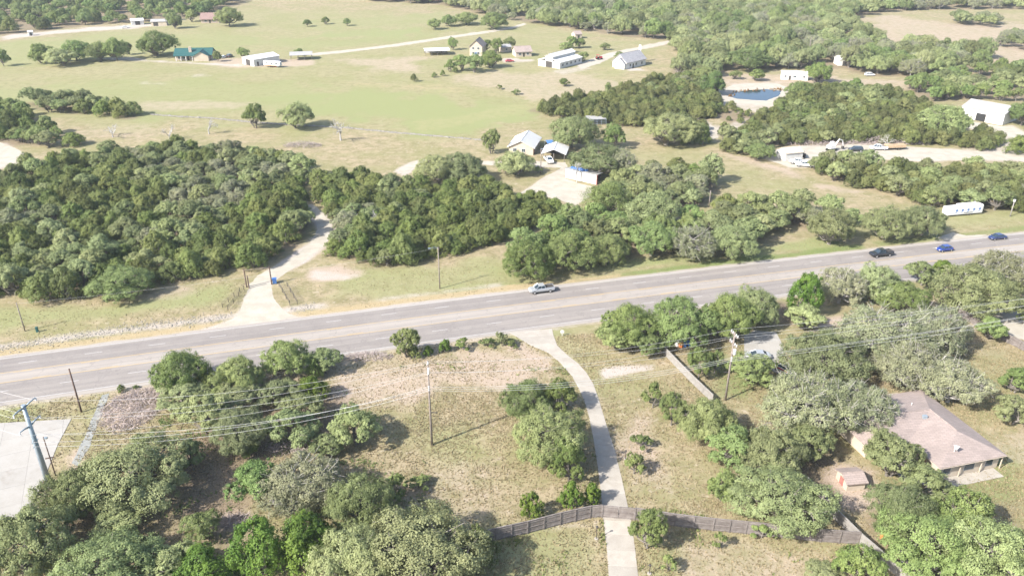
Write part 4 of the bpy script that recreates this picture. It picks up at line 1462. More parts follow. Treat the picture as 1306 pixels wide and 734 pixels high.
LANDMARKS = [(np.array(G(x, y)), t) for x, y, t in [
    (330, 364, 'ranch gateway'), (412, 295, 'gravel drive bend'), (392, 264, 'hidden drive end'), (154, 372, 'bright verge tree'), (32, 422, 'bank pole'),
    (561, 368, 'lamp pole'), (484, 285, 'bare grey tree'), (10, 196, 'pale clearing'), (142, 172, 'low bare tree'), (216, 178, 'bleached bare tree'), (267, 170, 'leafless grey tree'), (435, 178, 'silver leafless tree'),
    (690, 240, 'ranch yard'), (745, 235, 'white store wall'), (665, 197, 'white-roofed house'), (690, 370, 'silver pickup'), (904, 264, 'meadow pole'), (1115, 322, 'black pickup'), (1230, 275, 'white display trailer'),
    (1288, 276, 'bleached pole'), (963, 122, 'pond'), (1013, 102, 'mobile home'), (1250, 155, 'big barn'), (1091, 193, 'black off-road car'), (1012, 204, 'work site shed'), (1143, 192, 'lumber trailer'),
    (720, 86, 'long white barn'), (810, 86, 'white grey-roofed house'), (762, 160, 'stock pen'), (1031, 72, 'far pole'), (1176, 75, 'leaning far pole'), (1076, 84, 'woodland shed'), (1240, 32, 'tan clearing motte'),
    (268, 30, 'red-roofed house'), (176, 32, 'white farm shed'), (203, 33, 'tan farm shed'), (40, 46, 'tiny white shed'), (630, 30, 'pasture lane bend'), (855, 53, 'barn lane end'), (196, 147, 'stone wall end'),
    (1166, 150, 'white rock heap'), (892, 155, 'pale wash'), (550, 212, 'ranch track bend'), (1197, 302, 'road sign')]]
SHORT = {'cedar_wood': 'dense cedar wood', 'drive_wood': 'lamp pole wood', 'left_copse': 'pasture copse', 'pasture_row': 'pasture tree row', 'far_bluff': 'dark far woodland', 'far_woodland': 'far oak woodland',
         'clearing_motte': 'tan clearing motte', 'clearing_edge': 'tan clearing rim', 'barn_wood': 'barn wood', 'pond_cedars': 'pasture cedar belt', 'scrub_flat': 'pond scrub', 'work_cedars': 'work site thicket',
         'barn_front': 'barn-front cedars', 'hedge_belt': 'long trailer thicket', 'ranch_oaks': 'store wall grove', 'road_grove': 'highway grove', 'highway_oaks': 'open highway oaks', 'upper_mid': 'pond bank trees'}
ZG = {z: GP(v[0]) for z, v in ZONES.items()}


def wood_label(kd, c):
    zn = c[4]
    w = 2 * c[2]
    lo, hi = ZONES[zn][3]
    f = (w - lo) / (hi - lo)
    size = 'small' if f < 0.33 else ('large' if f > 0.67 else 'mid-sized')
    low = 'squat ' if c[3] / w < (0.78 if kd[:3] == 'jun' else 0.75) else ''
    e = sdist(c[1][None], ZG[zn])[0]
    edge = 'edging' if e < 5 else ('inside' if e < 13 else 'deep in')
    d = [np.hypot(*(c[1] - p)) for p, _ in LANDMARKS]
    lab = f'{size} {low}{KLOOK[kd]} {edge} the {SHORT[zn]} near the {LANDMARKS[int(np.argmin(d))][1]}'
    return lab if len(lab.replace('-', ' ').split()) <= 16 else lab.replace(size + ' ', '', 1).replace('squat ', '')


nlone = {}
for t in LONE:
    nlone[t[0]] = nlone.get(t[0], 0) + 1
mass = []
for kd in ('oak', 'oakg', 'grey', 'jun', 'jung', 'shr'):
    mine = sorted((c for c in cand if c[0] == kd), key=lambda c: -c[2] / depth_at(c[1]))
    lim = max(0, 298 - nlone.get(kd, 0))
    for c in mine[:lim]:
        lab = wood_label(kd, c)
        put_tree(kd, c[1], c[2], c[3], lab, 'set: ' + lab)
    mass += mine[lim:]


def mass_points(cands, name, label, cat):
    """one mass of canopy: points carrying crowns"""
    if not cands:
        return
    kds = sorted({c[0] for c in cands})
    src = bpy.data.collections.new('crowns_of_' + name)          # sources only, not part of the scene
    table, dims = {}, []
    for kd in kds:
        for sz in ('M', 'L'):
            for i, (cr, tr, r0, h0) in enumerate(VAR[kd, sz]):
                o = bpy.data.objects.new(f'{len(dims):03d}_crown', cr)
                src.objects.link(o)
                table.setdefault((kd, sz), []).append(len(dims))
                dims.append((r0, h0))
    P_, S_, R_, I_ = [], [], [], []
    for kd, p, R, H, zn, place in cands:
        sz = 'M' if R < 5.2 else 'L'
        i = random.choice(table[kd, sz])
        r0, h0 = dims[i]
        P_.append((p[0], p[1], 0.0)); S_.append((R / r0 * 1.06, R / r0 * 1.06, H / h0)); R_.append(random.uniform(0, 6.28)); I_.append(i)
    me = bpy.data.meshes.new(name)
    me.from_pydata(P_, [], [])
    at = me.attributes.new('size', 'FLOAT_VECTOR', 'POINT'); at.data.foreach_set('vector', np.array(S_, dtype=np.float32).ravel())
    at = me.attributes.new('turn', 'FLOAT', 'POINT'); at.data.foreach_set('value', np.array(R_, dtype=np.float32))
    at = me.attributes.new('pick', 'INT', 'POINT'); at.data.foreach_set('value', np.array(I_, dtype=np.int32))
    o = link_obj(name, me)
    ng = bpy.data.node_groups.new(name, 'GeometryNodeTree')
    ng.interface.new_socket('Geometry', in_out='INPUT', socket_type='NodeSocketGeometry')
    ng.interface.new_socket('Geometry', in_out='OUTPUT', socket_type='NodeSocketGeometry')
    N, Lk = ng.nodes, ng.links
    gi, go = N.new('NodeGroupInput'), N.new('NodeGroupOutput')
    ci = N.new('GeometryNodeCollectionInfo')
    ci.inputs['Collection'].default_value = src
    ci.inputs['Separate Children'].default_value = True
    ci.inputs['Reset Children'].default_value = True
    ip = N.new('GeometryNodeInstanceOnPoints')
    ip.inputs['Pick Instance'].default_value = True

    def attr(nm, dt):
        q = N.new('GeometryNodeInputNamedAttribute')
        q.data_type = dt
        q.inputs['Name'].default_value = nm
        return q.outputs['Attribute']
    cx = N.new('ShaderNodeCombineXYZ')
    Lk.new(attr('turn', 'FLOAT'), cx.inputs[2])
    Lk.new(gi.outputs[0], ip.inputs['Points'])
    Lk.new(ci.outputs[0], ip.inputs['Instance'])
    Lk.new(attr('pick', 'INT'), ip.inputs['Instance Index'])
    Lk.new(cx.outputs[0], ip.inputs['Rotation'])
    Lk.new(attr('size', 'FLOAT_VECTOR'), ip.inputs['Scale'])
    Lk.new(ip.outputs[0], go.inputs[0])
    md = o.modifiers.new('canopy', 'NODES')
    md.node_group = ng
    tag(o, label, cat, kind='stuff')


print('MASS trees in mass', len(mass), 'single', len(cand) - len(mass) + len(LONE))
far_z = ('far_woodland', 'far_bluff', 'clearing_edge', 'clearing_motte', 'barn_wood', 'upper_mid')
mass_points([c for c in mass if c[4] in far_z and c[4] != 'far_bluff'], 'distant_woodland', 'far grey-green oak woodland merging into one canopy', 'woodland')
mass_points([c for c in mass if c[4] == 'far_bluff'], 'dark_woodland', 'dark green woodland mass beyond the farm sheds', 'woodland')
mass_points([c for c in mass if c[4] not in far_z], 'cedar_canopy', 'remaining small cedars and oaks merged in the wooded belts', 'woodland')

# ------------------------------------------------------------------ grass, rubble, brush
def scatter_grass(name, label, n, poly, hmin, hmax, width, seed, mat, bias=0.0, excl=True, min_keep=0.0):
    r = np.random.default_rng(seed)
    pg = GP(poly)
    lo, hi = pg.min(0), pg.max(0)
    Q = lo + r.uniform(size=(n, 2)) * (hi - lo)
    Q = Q[in_poly(Q, pg)]
    if excl:
        ok = np.ones(len(Q), bool)
        for gp in list(GPOLY.values()) + [DRIVEG, PADG, PATIOG]:
            ok &= ~(in_poly(Q, gp))
        s, nn = road_sn(Q)
        ok &= ~((nn > N_BOT - 0.4) & (nn < N_TOP + 0.4))
        Q = Q[ok]
    c = cover_at(Q)
    dens = (1.0 if bias < 0.3 else np.clip((fbm(Q[:, 0] / 3.5, Q[:, 1] / 3.5, 77) - 0.58) * 5, 0, 1)) * np.clip(1 - 0.75 * c[:, 1] - 1.1 * c[:, 2] - 0.5 * c[:, 4], 0.03, 1) * np.clip(0.25 + 1.5 * (fbm(Q[:, 0] / 5, Q[:, 1] / 5, 21) - 0.25), 0.05, 1)
    keep = r.uniform(size=len(Q)) < dens
    Q, c = Q[keep], c[keep]
    N = len(Q)
    B = 3
    h = (r.uniform(hmin, hmax, (N, 1)) * r.uniform(0.7, 1.2, (N, B)))
    an = r.uniform(0, 6.28, (N, B))
    lean = r.uniform(0.1, 0.9, (N, B)) * h
    la = r.uniform(0, 6.28, (N, B))
    w = width * r.uniform(0.5, 1.3, (N, B))
    base = np.zeros((N, B, 3))
    base[..., 0] = Q[:, None, 0] + r.normal(size=(N, B)) * width * 0.6
    base[..., 1] = Q[:, None, 1] + r.normal(size=(N, B)) * width * 0.6
    dx = np.stack([np.cos(an) * w, np.sin(an) * w, np.zeros_like(w)], -1)
    tip = base + np.stack([np.cos(la) * lean, np.sin(la) * lean, h], -1)
    V = np.stack([base - dx, base + dx, tip], 2).reshape(-1, 3)
    F = np.arange(len(V)).reshape(-1, 3)
    green = np.clip(c[:, 0] * 0.5 + c[:, 5] * 0.8 - 0.15 * c[:, 3] + bias, 0, 1)
    t = np.clip(0.80 - 0.6 * green + r.normal(size=N) * 0.2, 0, 1)
    tag(link_obj(name, fast_mesh(name, V, F, mat, np.repeat(t, B))), label, 'grass', kind='stuff')


scatter_grass('dry_grass', 'dry grass tufts over the meadow and plots', 220000, [(-20, 500), (430, 440), (760, 425), (1000, 425), (1320, 420), (1320, 760), (-20, 760)], 0.08, 0.26, 0.085, 5, M['straw'])
scatter_grass('verge_grass', 'mown grass tufts on the highway verge', 45000, [(-20, 385), (300, 350), (420, 330), (700, 320), (960, 315), (1310, 275), (1310, 300), (960, 345), (640, 385), (320, 420), (-20, 470)], 0.05, 0.17, 0.10, 6, M['straw'])


scatter_grass('weeds', 'taller green weeds along fences, drive edges and bushes', 60000, [(480, 440), (700, 445), (760, 520), (800, 640), (1100, 690), (1100, 740), (600, 740), (620, 680), (760, 655), (640, 480), (500, 470)], 0.18, 0.5, 0.09, 31, M['shr'], 0.5)
scatter_grass('weeds', 'rank green weeds in the shaded hollow and oak clusters', 50000, [(180, 500), (430, 490), (560, 600), (620, 700), (200, 734), (60, 700), (240, 600)], 0.18, 0.55, 0.10, 32, M['oakg'], 0.5)


def rubble(name, label, n, fn, smin, smax, seed):
    r = np.random.default_rng(seed)
    cube = np.array([(-1, -1, -1), (1, -1, -1), (1, 1, -1), (-1, 1, -1), (-1, -1, 1), (1, -1, 1), (1, 1, 1), (-1, 1, 1)], float)
    fc = np.array([(3, 2, 1, 0), (4, 5, 6, 7), (0, 1, 5, 4), (1, 2, 6, 5), (2, 3, 7, 6), (3, 0, 4, 7)])
    Q = fn(r, n)
    N = len(Q)
    s = smin + (smax - smin) * r.uniform(0, 1, (N, 1, 1)) ** 2.2 * r.uniform(0.6, 1.3, (N, 1, 3)) * np.array([1, 1, 0.32])
    v = cube[None] * s * r.uniform(0.55, 1.1, (N, 8, 3))
    a = r.uniform(0, 6.28, N)
    ca, sa = np.cos(a)[:, None], np.sin(a)[:, None]
    V = np.stack([v[..., 0] * ca - v[..., 1] * sa + Q[:, None, 0], v[..., 0] * sa + v[..., 1] * ca + Q[:, None, 1], v[..., 2] + s[:, :, 2] * 0.4], -1)
    F = (fc[None] + 8 * np.arange(N)[:, None, None]).reshape(-1, 4)
    return tag(link_obj(name, fast_mesh(name, V.reshape(-1, 3), F, M['rock'])), label, 'rocks', kind='stuff')


def bank(r, n):
    s = r.uniform(-125, -2, n)
    k = 162.2 + r.normal(size=n) * 1.1 + 0.8 * np.sin(s * 0.13)
    Q = np.array([road_pt(a, b) for a, b in zip(s, k)])
    return Q[sdist(Q, GPOLY['gravel_drive']) < -0.8]


rubble('limestone_rubble', 'white limestone rubble along the cut bank of the highway', 4200, bank, 0.03, 0.16, 3)
wall_pts = GP([(192, 146), (230, 149), (270, 151), (310, 155), (350, 158), (400, 161), (440, 163), (500, 169), (560, 174), (618, 179)])


def along(r, n):
    L = np.concatenate([[0], np.cumsum(np.hypot(*np.diff(wall_pts, axis=0).T))])
    t = r.uniform(0, L[-1], n)
    return np.column_stack([np.interp(t, L, wall_pts[:, 0]), np.interp(t, L, wall_pts[:, 1])]) + r.normal(size=(n, 2)) * 0.35


ws = rubble('stone_wall', 'low dry stone wall crossing the green pasture', 2400, along, 0.14, 0.36, 8)
del ws['kind']
ws['category'] = 'wall'
yard_edge = GP([(762, 456), (775, 462), (790, 470)])


def brush(name, label, px, rx, ry, h, n, seed, mat='twig', rad=0.035):
    r = np.random.default_rng(seed)
    g = G(*px)
    mb = MB()
    for _ in range(n):
        a = r.uniform(0, 6.28)
        q = math.sqrt(r.uniform(0, 1))
        x, y = rx * q * math.cos(a), ry * q * math.sin(a)
        z = r.uniform(0, 1) * h * (1 - q * q * 0.85)
        d = r.normal(size=3) * np.array([1, 1, 0.55])
        d = d / np.linalg.norm(d) * r.uniform(0.5, 1.5)
        p = np.array([x, y, max(z, 0.03)])
        e = p + d
        e[2] = max(e[2], 0.02)
        mb.tube([p, (p + e) / 2 + r.normal(size=3) * 0.1, e], [rad, rad * 0.8, rad * 0.5], 3, False)
    o = mb.build(name, M[mat], None, (g[0], g[1], 0))
    return tag(o, label, 'brush')


brush('brush_pile', 'wide heap of grey cut brush beside the roadside oaks', (168, 522), 5.2, 6.8, 1.3, 1500, 1)
brush('brush_pile', 'grey brush heap on the pasture behind the dense wood', (386, 186), 7.0, 3.0, 1.8, 700, 2)
brush('brush_pile', 'long windrow of grey brush beside the lumber trailer', (1130, 182), 16, 3.5, 2.6, 1300, 4, rad=0.06)
brush('brush_pile', 'low brush heap at the work site under the cedars', (1040, 184), 12, 2.5, 1.6, 600, 5, rad=0.05)
brush('brush_pile', 'thin scrap brush at the shady edge of the meadow', (520, 660), 2.2, 2.0, 0.7, 260, 6)
brush('brush_pile', 'dead branches lying in front of the roadside oaks', (470, 455), 5.0, 1.6, 0.8, 420, 7)
brush('brush_pile', 'pale dead branches below the half-bare grey oak', (300, 665), 2.4, 1.4, 0.7, 260, 9)
brush('brush_pile', 'fallen branches lying under the oaks at the meadow edge', (372, 572), 4.0, 1.6, 0.7, 300, 10)

# ------------------------------------------------------------------ pond
pond = [(929, 123), (938, 117.5), (957, 115), (978, 114), (997, 116), (994, 122), (977, 128.5), (958, 127.5), (940, 126)]
m, nt, out = new_mat('pond_water')
p = nd(nt, 'ShaderNodeBsdfPrincipled')
p.inputs['Base Color'].default_value = (0.010, 0.020, 0.038, 1)
p.inputs['Roughness'].default_value = 0.06
p.inputs['Specular IOR Level'].default_value = 0.3
nt.links.new(bump(nt, noise(nt, coords(nt), 0.8, 3), 0.03, 0.05), p.inputs['Normal'])
nt.links.new(p.outputs[0], out.inputs[0])
tag(sheet('pond', GP(pond), m, 0.04, 1.2, 0.5), kind='structure')
scatter_grass('pond_reeds', 'rusty brown reeds along the back rim of the pond', 7000, [(928, 124), (932, 118), (957, 113.5), (997, 113.5), (997, 116), (957, 116.5), (940, 119), (938, 124)], 0.4, 1.0, 0.35, 9, M['reed'], excl=False)

# ------------------------------------------------------------------ buildings
def frame2(a, b):
    """local frame from a front base line: origin, angle, length"""
    A, B = np.array(G(*a)), np.array(G(*b))
    d = B - A
    return A, math.atan2(d[1], d[0]), float(np.hypot(*d))


def window(root, x, z, w, h, y=-0.03, face='f', L=0, D=0):
    """a window with frame and pane on the front (f), back (b), left (l) or right (r) wall"""
    def place(cx, cz, sx, sz, th, out_):
        if face == 'f':
            return (cx, -out_, cz), (sx, th, sz)
        if face == 'r':
            return (L + out_, cx, cz), (th, sx, sz)
        if face == 'l':
            return (-out_, cx, cz), (th, sx, sz)
        return (cx, D + out_, cz), (sx, th, sz)
    mb = MB()
    t = 0.09
    for (cx, cz, sx, sz) in ((x, z - h / 2, w + t, t), (x, z + h / 2, w + t, t), (x - w / 2, z, t, h - t), (x + w / 2, z, t, h - t), (x, z, 0.05, h - t)):
        c, s = place(cx, cz, sx, sz, 0.10, 0.045)
        mb.box(c, s)
    f = mb.build('window', M['white_paint'], root)
    mb = MB()
    c, s = place(x, z, w - t, h - t, 0.04, 0.022)
    mb.box(c, s)
    mb.build('pane', M['glass'], f)


def door(root, x, w, h, mat, face='f', L=0, D=0):
    mb = MB()
    if face == 'f':
        mb.box((x, -0.04, h / 2 + 0.02), (w, 0.08, h))
    elif face == 'r':
        mb.box((L + 0.04, x, h / 2 + 0.02), (0.08, w, h))
    else:
        mb.box((-0.04, x, h / 2 + 0.02), (0.08, w, h))
    mb.build('door', mat, root)


def gable_roof(root, L, D, eave, ridge, mat, axis_='x', ov=0.5, th=0.18, x0=0.0, y0=0.0):
    """two slopes as separate roof planes"""
    if axis_ == 'x':
        ym = y0 + D / 2
        k = (ridge - eave) / (D / 2)
        ze = eave - k * ov
        a = [(x0 - ov, y0 - ov, ze), (x0 + L + ov, y0 - ov, ze), (x0 + L + ov, ym, ridge), (x0 - ov, ym, ridge)]
        b = [(x0 - ov, ym, ridge + 0.003), (x0 + L + ov, ym, ridge + 0.003), (x0 + L + ov, y0 + D + ov, ze), (x0 - ov, y0 + D + ov, ze)]
        cap = [(x0 - ov, ym, ridge + 0.03), (x0 + L + ov, ym, ridge + 0.03)]
    else:
        xm = x0 + L / 2
        k = (ridge - eave) / (L / 2)
        ze = eave - k * ov
        a = [(x0 - ov, y0 - ov, ze), (xm, y0 - ov, ridge), (xm, y0 + D + ov, ridge), (x0 - ov, y0 + D + ov, ze)]
        b = [(xm, y0 - ov, ridge + 0.003), (x0 + L + ov, y0 - ov, ze), (x0 + L + ov, y0 + D + ov, ze), (xm, y0 + D + ov, ridge + 0.003)]
        cap = [(xm, y0 - ov, ridge + 0.03), (xm, y0 + D + ov, ridge + 0.03)]
    r_ = MB().slab([(q[0], q[1], q[2] + th) for q in a], th).build('roof', mat, root)
    MB().slab([(q[0], q[1], q[2] + th) for q in b], th).build('roof', mat, root)
    MB().tube([(q[0], q[1], q[2] + th) for q in cap], 0.09, 5).build('ridge_cap', mat, r_)


def walls(root, L, D, eave, mat, ridge=None, axis_='x', x0=0.0, y0=0.0):
    mb = MB()
    if ridge is None:
        mb.prism([(x0, y0), (x0 + L, y0), (x0 + L, y0 + D), (x0, y0 + D)], 0, eave)
    elif axis_ == 'x':
        pr = [(y0, 0), (y0 + D, 0), (y0 + D, eave), (y0 + D / 2, ridge), (y0, eave)]
        mb.add([(x0, q[0], q[1]) for q in pr] + [(x0 + L, q[0], q[1]) for q in pr], [(4, 3, 2, 1, 0), (5, 6, 7, 8, 9)] + [(k, (k + 1) % 5, 5 + (k + 1) % 5, 5 + k) for k in range(5)])
    else:
        pr = [(x0, 0), (x0 + L, 0), (x0 + L, eave), (x0 + L / 2, ridge), (x0, eave)]
        mb.add([(q[0], y0, q[1]) for q in pr] + [(q[0], y0 + D, q[1]) for q in pr], [(0, 1, 2, 3, 4), (9, 8, 7, 6, 5)] + [((k + 1) % 5, k, 5 + k, 5 + (k + 1) % 5) for k in range(5)])
    return mb.build('wall', mat, root)


def house(name, label, a, b, D, eave, ridge, wall, roof, axis_='x', ov=0.5, wins=(), doors=(), cat='house', group=None):
    A, ang, L = frame2(a, b)
    root = empty(name, (A[0], A[1], 0), ang, label, cat, group)
    walls(root, L, D, eave, M[wall], ridge - 0.02, axis_)
    gable_roof(root, L, D, eave, ridge, M[roof], axis_, ov)
    for (face, fr, z, w, h) in wins:
        window(root, fr * (L if face in 'fb' else D), z, w, h, face=face, L=L, D=D)
    for (face, fr, w, h, mt) in doors:
        door(root, fr * (L if face == 'f' else D), w, h, M[mt], face, L, D)
    return root, L


# green-roofed ranch house
A, ang, L = frame2((224, 77.5), (270, 76.5))
root = empty('ranch_house', (A[0], A[1], 0), ang, 'ranch house with green metal roof and stone chimney in the pasture', 'house')
walls(root, L, 10, 2.9, M['stone_wall'], 5.4, 'x')
gable_roof(root, L, 10, 2.9, 5.45, M['green_roof'], 'x', 0.7)
wl = walls(root, 7.5, 3.4, 2.9, M['cream_wall'], 4.9, 'y', L * 0.56, -3.4)
gable_roof(root, 7.5, 7.4, 2.9, 4.95, M['green_roof'], 'y', 0.5, 0.18, L * 0.56, -3.4)
MB().box((L * 0.42, 2.2, 3.6), (1.5, 1.1, 6.2)).build('chimney', M['stone_wall'], root)
for fr in (0.12, 0.24, 0.47):
    window(root, L * fr, 1.5, 1.6, 1.4)
for q in (0.05, 0.18, 0.32, 0.5):
    MB().box((L * q, -2.0, 1.35), (0.25, 0.25, 2.7)).build('porch_post', M['white_paint'], root)
MB().slab([(0, -2.3, 2.75), (L * 0.55, -2.3, 2.75), (L * 0.55, 0.2, 3.25), (0, 0.2, 3.25)], 0.12).build('porch_roof', M['green_roof'], root)
door(root, L * 0.36, 1.1, 2.1, M['dark_metal'])

house('metal_barn', 'low white metal barn beside the green-roofed house', (324.4, 85), (357, 79.5), 11, 3.4, 4.6, 'white_wall', 'white_roof', 'x', 0.3,
      doors=(('l', 0.5, 4, 3.0, 'dark_metal'), ('f', 0.15, 1.0, 2.1, 'dark_metal')), cat='barn')
house('red_roof_house', 'far house with red-brown roof at the edge of the woodland', (257, 30), (280, 29.5), 12, 2.9, 6.0, 'stone_wall', 'red_shingle', 'x', 0.8,
      wins=(('f', 0.25, 1.6, 1.6, 1.3), ('f', 0.7, 1.6, 1.6, 1.3)), doors=(('f', 0.48, 1.1, 2.1, 'dark_metal'),))
house('farm_shed', 'small white metal shed by the far woodland edge', (168, 32.5), (184, 31.5), 6, 2.8, 3.8, 'white_wall', 'white_roof', 'x', 0.3, doors=(('f', 0.5, 3, 2.4, 'dark_metal'),), cat='shed')
house('farm_shed', 'tan metal shed near the far red-roofed house', (193, 33.5), (213, 33), 6, 2.8, 3.9, 'cream_wall', 'grey_roof', 'x', 0.3, doors=(('f', 0.3, 3, 2.4, 'dark_metal'),), cat='shed')
house('farm_shed', 'lone tiny white shed on the far dirt lane', (37, 46), (43, 45.5), 3, 2.2, 2.9, 'white_wall', 'white_roof', 'x', 0.2, doors=(('f', 0.5, 1, 1.8, 'dark_metal'),), cat='shed')
house('farmhouse', 'tall cream farmhouse with tan roof in the farmyard clump', (599, 71.5), (615, 72), 11, 5.2, 8.4, 'cream_wall', 'tan_shingle', 'y', 0.5,
      wins=(('f', 0.3, 1.6, 1.2, 1.4), ('f', 0.7, 1.6, 1.2, 1.4), ('f', 0.3, 4.2, 1.2, 1.3), ('f', 0.7, 4.2, 1.2, 1.3), ('r', 0.4, 4.2, 1.2, 1.3)), doors=(('f', 0.5, 1.1, 2.1, 'blue'),))
house('outbuilding', 'small outbuilding with blue-grey roof behind the farmhouse trees', (640, 67), (652, 66), 6, 2.7, 3.8, 'cream_wall', 'grey_roof', 'x', 0.4, wins=(('f', 0.5, 1.5, 1.2, 1.0),), cat='shed')
house('farm_cottage', 'low cream cottage with grey roof across the farmyard', (658, 73), (678, 72), 8, 2.8, 5.0, 'cream_wall', 'tan_shingle', 'x', 0.5,
      wins=(('f', 0.25, 1.5, 1.3, 1.2), ('f', 0.75, 1.5, 1.3, 1.2)), doors=(('f', 0.5, 1.0, 2.1, 'dark_metal'),))
# long white barn with raised monitor
A, ang, L = frame2((714, 88), (742, 80.5))
root = empty('monitor_barn', (A[0], A[1], 0), ang, 'long white metal barn with raised monitor roof beside the lane', 'barn')
D = 14.0
walls(root, L, D, 3.2, M['white_wall'])
MB().slab([(-0.4, -0.4, 3.2), (L + 0.4, -0.4, 3.2), (L + 0.4, 4.6, 4.3), (-0.4, 4.6, 4.3)], 0.12).build('roof', M['white_roof'], root)
MB().slab([(-0.4, 9.4, 4.3), (L + 0.4, 9.4, 4.3), (L + 0.4, D + 0.4, 3.2), (-0.4, D + 0.4, 3.2)], 0.12).build('roof', M['white_roof'], root)
walls(root, L - 0.02, 4.7, 5.6, M['white_wall'], 6.6, 'x', 0.01, 4.65)
gable_roof(root, L, 4.7, 5.6, 6.65, M['white_roof'], 'x', 0.4, 0.12, 0, 4.65)
for q in range(5):
    window(root, L * (0.12 + 0.19 * q), 1.7, 1.6, 1.2)
door(root, D * 0.5, 4.0, 3.0, M['dark_metal'], 'l')
house('white_farmhouse', 'white house with grey roof and white chimney beside the lane', (798.6, 88.5), (823, 83), 9, 3.4, 7.0, 'white_paint', 'grey_shingle', 'x', 0.5,
      wins=(('f', 0.2, 1.6, 1.2, 1.4), ('f', 0.5, 1.6, 1.2, 1.4), ('f', 0.8, 1.6, 1.2, 1.4), ('l', 0.5, 1.6, 1.4, 1.4)), doors=(('f', 0.35, 1.0, 2.1, 'dark_metal'),))
house('garage', 'white gable-fronted garage joined beside the grey-roofed white house', (784, 87.5), (796, 89), 8, 2.8, 5.2, 'white_paint', 'grey_shingle', 'y', 0.4, doors=(('f', 0.5, 3.6, 2.3, 'white_wall'),), cat='garage')
g = G(815, 79)
MB().box((0, 0, 4.4), (1.2, 1.0, 8.8)).build('chimney', M['white_paint'], None, (g[0], g[1], 0))
tag(bpy.data.objects['chimney.001'] if 'chimney.001' in bpy.data.objects else bpy.data.objects['chimney'], 'tall white chimney at the back of the grey-roofed white house', 'chimney')
house('tan_shed', 'small tan shed among dark trees above the long white barn', (733.5, 50), (742, 49.5), 6, 2.8, 4.2, 'cream_wall', 'tan_shingle', 'x', 0.3, doors=(('f', 0.5, 1.2, 2.0, 'dark_metal'),), cat='shed')
house('mobile_home', 'long white mobile home above the pond', (996, 101.5), (1030, 103), 5, 3.0, 3.7, 'white_wall', 'white_roof', 'x', 0.25,
      wins=(('f', 0.15, 1.7, 1.0, 0.9), ('f', 0.5, 1.7, 1.4, 0.9), ('f', 0.85, 1.7, 1.0, 0.9)), doors=(('f', 0.32, 0.9, 2.0, 'dark_metal'),))
house('woodland_shed', 'white-roofed shed half hidden in the far oak woodland', (1069, 84), (1085, 84), 7, 3.2, 4.4, 'white_wall', 'white_roof', 'x', 0.3, doors=(('f', 0.5, 2.4, 2.4, 'dark_metal'),), cat='shed')
# big barn
A, ang, L = frame2((1224, 149.5), (1278, 160))
root = empty('big_barn', (A[0], A[1], 0), ang, 'big white barn with wide grey metal roof and dark doorway', 'barn')
D = 14.0
walls(root, L, D, 4.4, M['white_wall'], 6.2, 'x')
gable_roof(root, L, D, 4.4, 6.25, M['grey_roof'], 'x', 0.3)
door(root, L * 0.48, 3.6, 3.0, M['black'])
MB().box((L * 0.48, -0.06, 3.12), (4.0, 0.12, 0.2)).build('door_header', M['white_paint'], root)
house('work_shed', 'cream-roofed white shed at the dirt work site', (1001, 205.5), (1023, 203.5), 5.5, 2.6, 3.8, 'white_wall', 'cream_wall', 'x', 0.25, doors=(('l', 0.5, 2.0, 2.1, 'white_paint'),), cat='shed')
# ranch yard
house('white_roof_house', 'ranch house with bright white metal gable roof', (649, 196), (680, 198), 13, 2.7, 4.8, 'cream_wall', 'white_roof', 'y', 0.6,
      wins=(('f', 0.25, 1.5, 1.3, 1.2), ('f', 0.6, 1.5, 1.3, 1.2), ('r', 0.3, 1.5, 1.3, 1.2)), doors=(('r', 0.1, 1.0, 2.1, 'red_brick'),))


def open_shed(name, label, a, b, D, eave, ridge, roof, posts=4, axis_='y', cat='shed', back=None):
    A, ang, L = frame2(a, b)
    root = empty(name, (A[0], A[1], 0), ang, label, cat)
    for i in range(posts):
        for y in (0.15, D - 0.15):
            MB().box((0.15 + (L - 0.3) * i / (posts - 1), y, eave / 2), (0.18, 0.18, eave)).build('post', M['wood_fence'], root)
    gable_roof(root, L, D, eave, ridge, M[roof], axis_, 0.5, 0.12)
    if back:
        MB().box((L / 2, D - 0.02, eave / 2), (L - 0.4, 0.06, eave)).build('back_wall', M[back], root)
    return root


open_shed('carport', 'open carport with white gable roof beside the ranch house', (692, 205), (720, 206.5), 9, 2.7, 4.2, 'white_roof', 3, 'y', 'carport', 'dark_metal')
open_shed('pole_shed', 'open pole shed with grey roof beyond the white barn', (371, 77.5), (398, 76.5), 8, 2.8, 3.8, 'grey_roof', 4, 'x', 'shed')
open_shed('flat_shed', 'low open shed with flat white roof behind the farmyard', (543, 71.5), (573, 70.5), 9, 2.6, 3.1, 'white_roof', 5, 'x', 'shed', 'white_wall')
